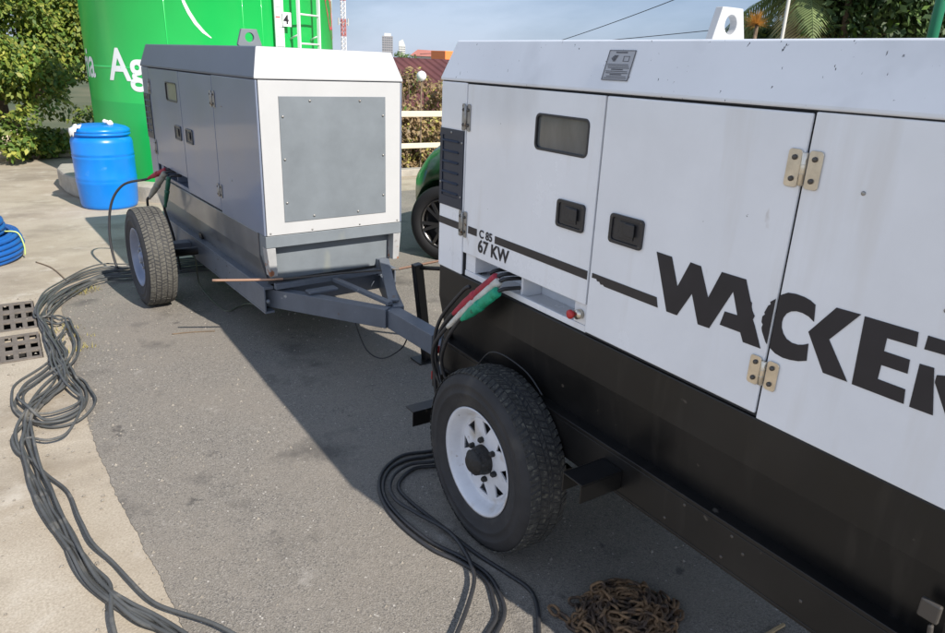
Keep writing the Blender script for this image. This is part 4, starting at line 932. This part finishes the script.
# ------------------------------------------------------------------ vegetation
def leaves(mb, blobs, n, size, nm, seed, aspect=.55, hollow=.35):
    rr = random.Random(seed); tot = sum(b[1][0]*b[1][1]*b[1][2] for b in blobs)
    for c, rad in blobs:
        c = Vector(c)
        for _ in range(int(n*rad[0]*rad[1]*rad[2]/tot)):
            while True:
                d = Vector((rr.gauss(0, 1), rr.gauss(0, 1), rr.gauss(0, 1)))
                if d.length > .01: break
            d.normalize(); q = hollow + (1-hollow)*rr.random()**.6; p = c + Vector((d.x*rad[0], d.y*rad[1], d.z*rad[2]))*q
            s = size*rr.uniform(.55, 1.25); up = (d*.45 + Vector((rr.uniform(-.8, .8)+.08, rr.uniform(-.8, .8)-.38, rr.uniform(.2, 1)))).normalized()
            t = up.cross(Vector((rr.uniform(-1, 1), rr.uniform(-1, 1), rr.uniform(-.6, .3)))).normalized(); b = up.cross(t); w_ = s*aspect/2
            mb.mi = rr.choices(range(len(nm)), nm)[0]
            mb.add([p - t*s*.5, p + b*w_ - t*s*.05 - up*s*.05, p + t*s*.5 - up*s*.12, p - b*w_ - t*s*.05 - up*s*.05], [(0, 1, 2), (0, 2, 3)])
def clumps(c, R, k, cr, seed, flat=.8):
    rr = random.Random(seed); out = []
    for _ in range(k):
        d = Vector((rr.gauss(0, 1), rr.gauss(0, 1), rr.gauss(0, 1))).normalized()*rr.uniform(.45, 1.0); s = cr*rr.uniform(.6, 1.3)
        out.append(((c[0]+d.x*R[0], c[1]+d.y*R[1], c[2]+d.z*R[2]), (s, s, s*flat)))
    return out
def tree(name, base, blobs, n, size, mats, w, label, seed, limbs, cat='tree', r0=.14, hollow=.35, group=None):
    root_ = empty(name, base, label, cat, 0, group); b0 = Vector(base)
    mb = MB(); leaves(mb, [((Vector(c)-b0), r) for c, r in blobs], n, size, w, seed, hollow=hollow); mb.build('crown', mats, root_)
    tr = MB(); rr = random.Random(seed)
    for tgt in limbs:
        t = Vector(tgt) - b0; m1 = t*.35 + Vector((rr.uniform(-.15, .15), rr.uniform(-.1, .1), .1)); P = spline([Vector((0, 0, -.1)), m1, t*.7 + Vector((rr.uniform(-.1, .1), 0, 0)), t], 6)
        tr.tube(P, .1, 9, rs=[r0*(1 - .8*i/(len(P)-1)) for i in range(len(P))])
    tr.build('trunk', M['bark'], root_); return root_
LM = [M['leafA'], M['leafB'], M['leafC']]
tb = Vector((.12, 13.9, 0))
bl = (clumps((-.1, 14.0, 2.5), (2.2, 1.2, 1.9), 60, .42, 5) + clumps((-1.4, 13.4, 1.3), (1.4, .8, .9), 22, .36, 6) + clumps((.42, 12.75, 1.15), (.55, .45, .62), 18, .26, 8)
      + clumps((-.55, 12.2, 1.45), (1.0, .3, .75), 26, .28, 9) + clumps((-.25, 12.15, .68), (.8, .22, .25), 14, .18, 10) + clumps((.35, 13.2, 2.3), (.75, .6, .9), 20, .30, 12) + clumps((1.15, 14.4, 1.5), (.55, .6, 1.3), 26, .34, 13) + clumps((-.1, 13.2, 1.2), (1.3, .4, .6), 22, .3, 14))
tree('leafy_tree', tb, bl, 56000, .092, LM, (5, 5, 1.3), 'dense olive green leafy tree left of the green tank, behind the blue barrel', 11, [(.7, 13.6, 1.3), (-.9, 13.9, 2.2), (.2, 14.2, 3.0), (-1.8, 14.0, 1.6)], r0=.11)
for i, (px, dist, h, s_) in enumerate(((3, 12.3, .55, .40), (48, 12.9, .42, .30), (27, 12.75, .40, .26))):
    p = pol(px, 120, dist); p.z = 0
    bl = clumps((p.x, p.y, h*.6), (s_, s_*.6, h*.45), 12, .16, 30+i)
    tree('shrub', p, bl, 700, .10, LM, (4, 5, 1.5), ('bright green low shrub at the left edge below the tree', 'sparse shrub before the beige wall left of the barrel', 'small dark shrub between tree trunk and wall')[i], 60+i, [(p.x+.05, p.y, h*.7), (p.x-.1, p.y, h*.6)], 'shrub', .02, .1)
# dry bushes beyond the railing
DM = [M['dryA'], M['dryB'], M['dryC'], M['leafB']]
for i, (px, dist, zt_, R, lab_) in enumerate(((411, 12.0, 1.22, .70, 'brown dry bush beyond the railing beside the maroon roof'), (433, 12.4, 1.72, .85, 'taller dry bush with yellow tips beside the white generator'))):
    p = pol(px, 100, dist); p.z = -4
    bl = clumps((p.x, p.y, zt_-.75), (R, R*.7, .62), 30, .22, 40+i, .9) + clumps((p.x, p.y, zt_-1.9), (R*1.1, R*.7, .9), 22, .34, 44+i, .9)
    tree('dry_bush', p, bl, 11000, .09, DM, (5, 5, 2.0, .6), lab_, 70+i, [(p.x + random.uniform(-.7, .7), p.y, zt_ - random.uniform(.2, .9)) for _ in range(9)], 'bush', .03, .1)
# trees beyond the near generator
p = pol(865, 5, 15); p.z = -4; c = pol(872, 2, 15.5)
tree('broadleaf_tree', p, clumps((c.x, c.y, c.z+.2), (1.5, 1.5, 1.5), 40, .55, 50), 9000, .17, [M['leafD'], M['leafE'], M['leafB']], (5, 4, 1), 'dark broadleaf tree rising behind the white roof beside the palm', 80, [c, (c.x+.8, c.y, c.z+.8), (c.x-.8, c.y, c.z+.5)], r0=.2)
p = pol(955, 5, 17); p.z = -4; c = pol(950, 5, 17.5)
tree('broadleaf_tree', p, clumps((c.x, c.y, c.z+.3), (1.7, 1.7, 1.7), 40, .55, 51), 8000, .17, [M['leafD'], M['leafE'], M['leafB']], (6, 3, .6), 'dark broadleaf tree at the right edge behind green pole', 81, [c, (c.x+.8, c.y, c.z+.8)], r0=.2)
p = pol(765, 5, 18); p.z = -4; c = pol(765, 26, 18)
tree('broadleaf_tree', p, clumps((c.x, c.y, c.z-.4), (.55, .9, .8), 16, .38, 53), 3000, .15, [M['leafD'], M['leafE'], M['leafA']], (4, 4, 2), 'smaller bushy tree just right of the white lifting eye', 82, [c], r0=.12)
def palm(px, py, dist, n, L, label, seed, mats):
    c = pol(px, py, dist); base = Vector((c.x, c.y, -4)); root_ = empty('palm_tree', base, label, 'palm tree'); rr = random.Random(seed); h = c.z + 4
    MB().tube([(0, 0, 0), (.05, .02, h*.5), (0, 0, h)], .14, 12, rs=[.2, .15, .13]).build('trunk', M['bark'], root_)
    mb = MB()
    for k in range(n):
        a = 2*PI*k/n + rr.uniform(-.3, .3); el = rr.uniform(-.5, 1.1); d = Vector((math.cos(a)*math.cos(el), math.sin(a)*math.cos(el), math.sin(el))); P = []
        for i in range(9): t = i/8; P.append(Vector((0, 0, h)) + d*L*t + Vector((0, 0, -.75*L*t*t*(.5 + .5*math.cos(el)))))
        mb.mi = 1 if rr.random() < .3 else 0; mb.tube(P, .018, 5, rs=[.022*(1-.8*i/8) for i in range(9)])
        for i in range(1, 9):
            for q in range(5):
                t = (i-1+q/5)/8; j = min(int(t*8), 7); f = t*8-j; p_ = P[j].lerp(P[j+1], f); tg = (P[j+1]-P[j]).normalized(); sd = tg.cross(Vector((0, 0, 1))).normalized()
                ll = L*.34*math.sin(PI*min(1, .15+t*.85))*rr.uniform(.8, 1.1)
                for s in (-1, 1):
                    e = p_ + sd*s*ll*.8 + tg*ll*.5 + Vector((0, 0, -ll*.42)); m_ = (p_+e)/2 + Vector((0, 0, ll*.10)); wv = tg*.022
                    mb.add([p_-wv, p_+wv, m_+wv*1.1, e, m_-wv*1.1], [(0, 1, 2, 4), (4, 2, 3)])
    mb.build('crown', mats, root_); return root_
palm(800, -12, 15.5, 22, 1.9, 'fan of green and dry yellow palm fronds behind the white roof', 90, [M['palm'], M['palmdry']])
fp = pol(757, 17, 12.5); fb = Vector((fp.x, fp.y, -4)); fr_ = empty('flowering_plant', fb, 'tall plant with spiky orange bloom beside the lifting eye', 'plant')
fm = MB(); rr = random.Random(3)
for k in range(150):
    a = rr.uniform(0, 2*PI); e = rr.uniform(-.35, 1.4); d = Vector((math.cos(a)*math.cos(e), math.sin(a)*math.cos(e), math.sin(e))); p0 = Vector((0, 0, fp.z+4-.10)); p1 = p0 + d*rr.uniform(.14, .27); s = d.cross(Vector((.3, .2, .9))).normalized()*.009
    fm.add([p0-s, p0+s, p1], [(0, 1, 2)])
fm.build('bloom', M['bloom'], fr_); MB().tube([(0, 0, 0), (.03, 0, fp.z+3.9)], .03, 6).build('stem', M['bark'], fr_)
palm(842, -18, 17, 20, 1.8, 'second palm crown with yellowing fronds further right', 92, [M['palm'], M['palmdry']])
# poles
p = pol(782, 30, 13); p.z = -4; q = MB().tube([(0, 0, 0), (.05, 0, 9)], .028, 8).build('slim_pole', M['polegrey']); q.location = p; tag(q, 'slim pale pole standing among palm fronds', 'pole')
p = pol(934, 30, 9.3); p.z = 0; q = MB(); q.tube([(0, 0, 0), (0, 0, 5)], .055, 14); q.lathe([(0, .12), (.015, .12), (.02, .06)], (0, 0, 0), 'z', 16); q = q.build('green_pole', M['polegreen']); q.location = p; tag(q, 'dark green metal pole at the upper right corner', 'pole')
# overhead wires
def wire(a, b, sag, label):
    pts = [a.lerp(b, t/16) - Vector((0, 0, sag*4*(t/16)*(1-t/16))) for t in range(17)]; tag(MB().tube(pts, .016, 5).build('overhead_wire', M['cableblk']), label, 'wire')
wire(pol(500, 58, 42), pol(800, -52, 26), .25, 'dark overhead wire climbing steeply to the right above the white roof')
wire(pol(420, 54, 46), pol(860, 14, 30), .15, 'dark overhead wire running low above the white roof')

# ------------------------------------------------------------------ background buildings
# maroon roof
p0 = pol(398, 59, 24); p1 = pol(470, 63, 24); e0 = pol(398, 135, 16.5); e1 = pol(475, 140, 16.5)
hs = empty('roofed_house', (p0.x, p0.y, -4), 'house with broad maroon corrugated roof beyond the railing', 'house')
o_ = Vector((p0.x, p0.y, -4)); dx = (p1-p0).normalized(); dn = Vector((-dx.y, dx.x, 0)).normalized()
rf = MB(); r0_, r1_ = p0 - dx*7 - o_, p1 + dx*5 - o_; r0_.z = p0.z + 4 + .05; r1_.z = r0_.z
f0, f1 = r0_ - dn*7.5 + Vector((0, 0, -2.9)), r1_ - dn*7.5 + Vector((0, 0, -2.9)); g0, g1 = r0_ + dn*7 + Vector((0, 0, -2.7)), r1_ + dn*7 + Vector((0, 0, -2.7))
th = Vector((0, 0, -.08))
rf.add([r0_, r1_, f1, f0, g0, g1, r0_+th, r1_+th, f1+th, f0+th, g0+th, g1+th], [(0, 1, 2, 3), (1, 0, 4, 5), (7, 6, 9, 8), (6, 7, 11, 10), (3, 2, 8, 9), (4, 10, 11, 5), (0, 3, 9, 6), (4, 0, 6, 10), (1, 7, 8, 2), (5, 11, 7, 1)])
roof = rf.build('roof', M['maroon'], hs)
wl = MB(); q0, q1 = f0 + dn*.7 + dx*.6, f1 + dn*.7 - dx*.6; s0, s1 = g0 - dn*.7 + dx*.6, g1 - dn*.7 - dx*.6; zt_ = f0.z + .15
wl.add([(v.x, v.y, z) for z in (0, zt_) for v in (q0, q1, s1, s0)], [(0, 1, 5, 4), (1, 2, 6, 5), (2, 3, 7, 6), (3, 0, 4, 7)]); wl.build('wall', M['beigewall'], hs)
# orange kiosk
p = pol(440.5, 60, 31); kb = empty('kiosk', (p.x, p.y, -4), 'small stall with bright orange awning near the maroon roof', 'kiosk')
MB().box((.0, -.5, 0), (1.6, .5, p.z+4-.2)).build('wall', M['maroon'], kb); MB().box((-.15, -.62, p.z+4-.12), (1.9, .55, p.z+4+.36)).build('awning', M['terracotta'], kb, bevel=.02); MB().box((-.17, -.64, p.z+4-.25), (1.92, .57, p.z+4-.121)).build('fascia', M['farwhite'], kb)
# far white hall with red roof
p = pol(428, 56, 85); hb = empty('white_hall', (p.x, p.y, -4), 'distant white hall with low red roof on the skyline', 'building', -.5)
zz = p.z + 4
MB().box((-1.6, -2, 0), (2.4, 2, zz)).build('wall', M['farwhite'], hb); MB().prism([(-2.1, zz-.05), (2.9, zz-.05), (2.0, zz+.55), (-1.2, zz+.62)], -2.3, 2.3, 'y').build('roof', M['farred'], hb)
MB().box((-2.8, -2.5, 0), (-1.62, 1, zz-.25)).build('annex', M['plategrey'], hb)
# towers
def tower(px, py, dist, w_, hh, floors, m_, label, slant=0):
    p = pol(px, py, dist); t = empty('office_tower', (p.x, p.y, -4), label, 'tower', -.45); H = p.z + 4 + hh
    if slant: MB().prism([(-w_/2, 0), (w_/2, 0), (w_/2, H-slant), (w_*.1, H), (-w_/2, H-slant*.35)], -w_/2, w_/2, 'y').build('wall', m_, t)
    else: MB().box((-w_/2, -w_/2, 0), (w_/2, w_/2, H)).build('wall', m_, t)
    wn = MB(); z_ = H - hh*.10
    for k in range(floors):
        z0 = H - (k+1)*hh*1.2/floors
        for j in range(5):
            if slant and z0 > H - slant - 1: continue
            x = -w_/2 + w_*(j+.5)/5; wn.box((x-w_*.07, -w_/2-.12, z0), (x+w_*.07, -w_/2-.02, z0+hh*.55/floors)); wn.box((-w_/2-.12, x-w_*.07, z0), (-w_/2-.02, x+w_*.07, z0+hh*.55/floors))
    wn.build('window', M['towerwin'], t)
    if not slant: MB().box((-w_*.3, -w_*.3, H), (w_*.32, w_*.3, H+hh*.16)).build('roof_plant', M['farwhite'], t)
tower(387.5, 54, 900, 12.5, 20, 9, M['towergrey'], 'grey slab office tower with pale roof block on the skyline')
tower(402, 53, 1000, 8.5, 17, 8, M['farwhite'], 'slender white tower with slanted top beside the grey slab', 8)
for i, (px, dist, s_, lab_) in enumerate(((405, 60, .9, 'round green treetop on the skyline left of the white hall'), (350, 160, 2.2, 'dark treetops on the skyline below the mast'), (362, 200, 1.8, 'low far treetops right of the mast'))):
    c = pol(px, 58.5 if i else 55.5, dist); b = Vector((c.x, c.y, -4))
    tree('skyline_tree', b, clumps((c.x, c.y, c.z-.3), (s_, s_, s_*.5), 14, s_*.4, 95+i), 900, s_*.22, [M['leafB'], M['leafE']], (1, 1), lab_, 96+i, [c], r0=.15)
# mast
p = pol(343.5, 30, 70); ms = empty('radio_mast', (p.x, p.y, -4), 'thin red and white lattice mast above the grey generator', 'mast')
zb = 0; k = 0
while zb < 16:
    mm = MB(); w_ = .16
    for a, b in ((-1, -1), (1, -1), (1, 1), (-1, 1)): mm.bar((a*w_, b*w_, zb), (a*w_, b*w_, zb+1.5), .06, .06, (0, 1, 0))
    for j in range(4):
        z0 = zb + j*.375
        for (a, b), (c_, d_) in (((-1, -1), (1, -1)), ((1, -1), (1, 1)), ((1, 1), (-1, 1)), ((-1, 1), (-1, -1))): mm.bar((a*w_, b*w_, z0), (c_*w_, d_*w_, z0+.375), .03, .03)
    mm.build('mast_section', M['mastred'] if k % 2 else M['mastwhite'], ms); zb += 1.5; k += 1
an = MB(); za = p.z + 4
for dz_ in (.6, 3.3):
    an.bar((-.55, -.2, za+dz_), (.55, .2, za+dz_), .06, .08)
    for s in (-1, 1): an.bar((s*.55, s*.2, za+dz_-.2), (s*.55, s*.2, za+dz_+.4), .10, .10, (0, 1, 0))
an.build('antenna', M['polegrey'], ms)
# globe street lamp
p = pol(421.5, 76, 11.2); gl = empty('globe_lamp', (p.x, p.y, -4), 'white globe lamp on a slim post in front of dry bushes', 'street lamp')
MB().lathe([(-.075, .026), (-.06, .047), (-.034, .068), (0, .077), (.034, .068), (.06, .047), (.076, .005)], (0, 0, p.z+4), 'z', 20).build('lamp_globe', M['globe'], gl); MB().tube([(0, 0, 0), (0, 0, p.z+4-.07)], .012, 8).build('post', M['bark'], gl)

# ------------------------------------------------------------------ green car behind the near generator (front end to -x)
car = empty('parked_car', (2.77, 5.12, 0), 'green car with alloy wheels parked behind the white generator', 'car')
car.scale = (.93, .93, .93); car.location = (2.86, 5.34, 0); car.rotation_euler = (0, 0, math.radians(-58))
CL, CW = 4.1, 1.72
st = [  # x, half width, zbottom, ztop, roundness
 (-.06, .58, .48, .70), (-.02, .66, .40, .84), (.09, .74, .34, .98), (.18, .80, .29, 1.06), (.32, .84, .27, 1.115), (.55, .86, .26, 1.14), (.9, .86, .26, 1.16), (1.2, .86, .26, 1.18), (2.0, .86, .26, 1.19), (3.2, .86, .26, 1.19), (3.8, .83, .30, 1.16), (4.02, .76, .34, 1.06), (4.1, .66, .45, .9)]
bm = bmesh.new(); rings = []
for x, hw, zb_, zt_ in st:
    ring = []
    for k in range(28):
        a = 2*PI*k/28; c_, s_ = math.cos(a), math.sin(a); e = .42
        ring.append(bm.verts.new((x, CW/2 + hw*math.copysign(abs(c_)**e, c_), (zb_+zt_)/2 + (zt_-zb_)/2*math.copysign(abs(s_)**.55, s_))))
    rings.append(ring)
for i in range(len(rings)-1):
    for k in range(28): bm.faces.new((rings[i][k], rings[i][(k+1) % 28], rings[i+1][(k+1) % 28], rings[i+1][k]))
bm.faces.new(rings[0]); bm.faces.new(rings[-1]); bmesh.ops.recalc_face_normals(bm, faces=bm.faces)
me = bpy.data.meshes.new('body'); bm.to_mesh(me); bm.free()
for p_ in me.polygons: p_.use_smooth = True
bo = bpy.data.objects.new('body', me); COL.objects.link(bo)
cut = MB(); WXs = (.37, 3.3); RW = .355
for wx in WXs: cut.lathe([(-.1, .385), (.30, .385)], (wx, 0, .385), 'y', 40, cap0=True, cap1=True); cut.lathe([(CW-.30, .385), (CW+.1, .385)], (wx, 0, .385), 'y', 40, cap0=True, cap1=True)
co = cut.build('tmpcut', M['core'])
md = bo.modifiers.new('b', 'BOOLEAN'); md.object = co; md.operation = 'DIFFERENCE'; md.solver = 'EXACT'
dg = bpy.context.evaluated_depsgraph_get(); dg.update(); me2 = bpy.data.meshes.new_from_object(bo.evaluated_get(dg)); bo.modifiers.clear(); bo.data = me2
bpy.data.objects.remove(co); me2.materials.clear(); me2.materials.append(M['cargreen'])
for p_ in me2.polygons: p_.material_index = 0
bo.parent = car
cab = MB(); cs = [(1.15, .80, 1.13), (1.65, .66, 1.58), (2.2, .63, 1.63), (3.3, .64, 1.60), (3.95, .76, 1.07)]
vs = []
for x, hw, z_ in cs: vs += [(x, CW/2-hw, z_), (x, CW/2+hw, z_)]
low = [(1.15, CW/2-.80, 1.0), (1.15, CW/2+.80, 1.0), (3.95, CW/2-.76, 1.05), (3.95, CW/2+.76, 1.05)]
cab.add(vs, [(0, 1, 3, 2), (2, 3, 5, 4), (4, 5, 7, 6), (6, 7, 9, 8)]); cab.add([vs[0], vs[2], vs[4], vs[6], vs[8]], [(0, 1, 2, 3, 4)]); cab.add([vs[1], vs[3], vs[5], vs[7], vs[9]], [(4, 3, 2, 1, 0)])
cab.build('cabin', M['cargreen'], car)
wn = MB(); y_ = CW/2
for s in (-1, 1):
    ya = lambda z_, x: y_ + s*(.80 - (z_-1.08)/.5*.155 + .006)
    wn.add([(1.35, ya(1.2, 0), 1.2), (2.3, ya(1.2, 0), 1.2), (2.3, ya(1.52, 0), 1.52), (1.72, ya(1.50, 0), 1.50)], [(0, 1, 2, 3)]); wn.add([(2.38, ya(1.2, 0), 1.2), (3.6, ya(1.2, 0), 1.2), (3.3, ya(1.50, 0), 1.50), (2.38, ya(1.52, 0), 1.52)], [(0, 1, 2, 3)])
wn.add([(1.24, y_-.70, 1.215), (1.24, y_+.70, 1.215), (1.60, y_+.60, 1.55), (1.60, y_-.60, 1.55)], [(0, 1, 2, 3)])
wn.build('window', M['carglass'], car)
for s in (0, 1):
    hl = MB(); yy = .10 if not s else CW-.10; hl.lathe([(-.025, .01), (-.02, .04), (0, .06)], (.02, yy + (.22 if not s else -.22), .68), 'x', 16); hl.build('headlight', M['headlamp'], car)
bp = MB(); bp.box((-.08, .42, .36), (.10, CW-.42, .50)); bp.build('bumper', M['plastic'], car, bevel=.04)
for wx in WXs:
    for s in (0, 1):
        sg = 1 if not s else -1; yc = .02 if not s else CW-.02
        ty = MB(); ty.lathe([(sg*a, r) for a, r in ((.02, .235), (0, .25), (-.004, .29), (.006, .335), (.03, RW), (.19, RW), (.21, .335), (.21, .24))], (wx, yc, RW), 'y', 48); w_ = ty.build('wheel', M['cartyre'], car)
        rm = MB(); rm.lathe([(sg*.03, .232), (sg*.01, .236), (sg*.006, .225), (sg*.04, .215), (sg*.12, .21)], (wx, yc, RW), 'y', 40)
        for k in range(6):
            a = k*PI/3 + .2
            for dd_ in (-.16, .16):
                rm.bar((wx + .04*math.cos(a), yc+sg*.02, RW + .04*math.sin(a)), (wx + .222*math.cos(a+dd_), yc+sg*.015, RW + .222*math.sin(a+dd_)), .028, .02, (0, 1, 0))
        rm.lathe([(sg*.03, .06), (sg*.008, .05), (sg*.006, .004)], (wx, yc, RW), 'y', 20, cap1=True); rm.build('rim', M['darkalloy'], w_)
        dk = MB(); dk.lathe([(sg*.09, .215), (sg*.09, .004)], (wx, yc, RW), 'y', 32); dk.build('brake_disc', M['core'], w_)

# ------------------------------------------------------------------ light, sky, camera
SUN = Vector((.25, -1.22, 1.0)).normalized()
el = math.asin(SUN.z); az = math.atan2(SUN.x, SUN.y)
w = bpy.data.worlds.new('World'); sc.world = w; w.use_nodes = True; nt = w.node_tree; N = nt.nodes; L = nt.links
bg = N['Background']; sky = N.new('ShaderNodeTexSky'); sky.sky_type = 'NISHITA'; sky.sun_disc = False; sky.sun_elevation = el; sky.sun_rotation = az; sky.air_density = 1.0; sky.dust_density = .5; sky.ozone_density = 2.5
tc = N.new('ShaderNodeTexCoord'); mp = N.new('ShaderNodeMapping'); mp.inputs['Scale'].default_value = (1, 1, 3.2); mp.inputs['Location'].default_value = (2.3, .7, .0); L.new(tc.outputs['Generated'], mp.inputs['Vector'])
n1 = N.new('ShaderNodeTexNoise'); n1.inputs['Scale'].default_value = 1.7; n1.inputs['Detail'].default_value = 9; n1.inputs['Roughness'].default_value = .58; n1.inputs['Distortion'].default_value = .3; L.new(mp.outputs['Vector'], n1.inputs['Vector'])
r1 = N.new('ShaderNodeMapRange'); r1.inputs['From Min'].default_value = .47; r1.inputs['From Max'].default_value = .72; r1.inputs['To Max'].default_value = .6; L.new(n1.outputs['Fac'], r1.inputs['Value'])
r1.inputs['From Min'].default_value = .36; r1.inputs['From Max'].default_value = .60; r1.inputs['To Max'].default_value = .95
hz_ = N.new('ShaderNodeMix'); hz_.data_type = 'RGBA'; hz_.inputs['Factor'].default_value = .72; L.new(sky.outputs['Color'], hz_.inputs[6]); hz_.inputs[7].default_value = (2.3, 3.2, 5.0, 1)   # thin high haze
dt = N.new('ShaderNodeVectorMath'); dt.operation = 'DOT_PRODUCT'; L.new(tc.outputs['Generated'], dt.inputs[0]); dt.inputs[1].default_value = (-1, 0, 0)
r2 = N.new('ShaderNodeMapRange'); r2.inputs['From Min'].default_value = -.2; r2.inputs['From Max'].default_value = .65; r2.inputs['To Min'].default_value = .22; L.new(dt.outputs['Value'], r2.inputs['Value'])   # unseen cloud bank at left, shaped to brighten the sides facing it
ml = N.new('ShaderNodeMath'); ml.operation = 'MULTIPLY'; L.new(r1.outputs['Result'], ml.inputs[0]); L.new(r2.outputs['Result'], ml.inputs[1])
sz = N.new('ShaderNodeSeparateXYZ'); L.new(tc.outputs['Generated'], sz.inputs[0]); r3 = N.new('ShaderNodeMapRange'); r3.inputs['From Min'].default_value = .35; r3.inputs['From Max'].default_value = .75; r3.inputs['To Min'].default_value = 1; r3.inputs['To Max'].default_value = .12; L.new(sz.outputs['Z'], r3.inputs['Value'])
m2 = N.new('ShaderNodeMath'); m2.operation = 'MULTIPLY'; L.new(ml.outputs[0], m2.inputs[0]); L.new(r3.outputs['Result'], m2.inputs[1]); ml = m2
mx = N.new('ShaderNodeMix'); mx.data_type = 'RGBA'; L.new(ml.outputs[0], mx.inputs['Factor']); L.new(hz_.outputs[2], mx.inputs[6]); mx.inputs[7].default_value = (11.5, 12.6, 15.0, 1)
L.new(mx.outputs[2], bg.inputs['Color']); bg.inputs['Strength'].default_value = .076
sl_ = bpy.data.lights.new('sun', 'SUN'); sl_.energy = 4.25; sl_.angle = math.radians(.5); sl_.color = (1, .945, .87)
so_ = bpy.data.objects.new('sun', sl_); COL.objects.link(so_); so_.rotation_euler = (-SUN).to_track_quat('-Z', 'Y').to_euler(); so_.location = SUN*20
cd = bpy.data.cameras.new('camera'); cam = bpy.data.objects.new('camera', cd); COL.objects.link(cam); sc.camera = cam
R3 = Matrix(((MX[0][0], -MX[0][1], -MX[0][2]), (MX[1][0], -MX[1][1], -MX[1][2]), (MX[2][0], -MX[2][1], -MX[2][2])))
cam.matrix_world = Matrix.Translation((0, 0, HC)) @ R3.to_4x4()
cd.sensor_width = 36; cd.sensor_fit = 'HORIZONTAL'; cd.lens = 36*F/945; cd.clip_start = .05; cd.clip_end = 6000
vs_ = sc.view_settings; vs_.view_transform = 'Standard'; vs_.look = 'None'; vs_.gamma = 1; vs_.use_curve_mapping = False; vs_.exposure = .62
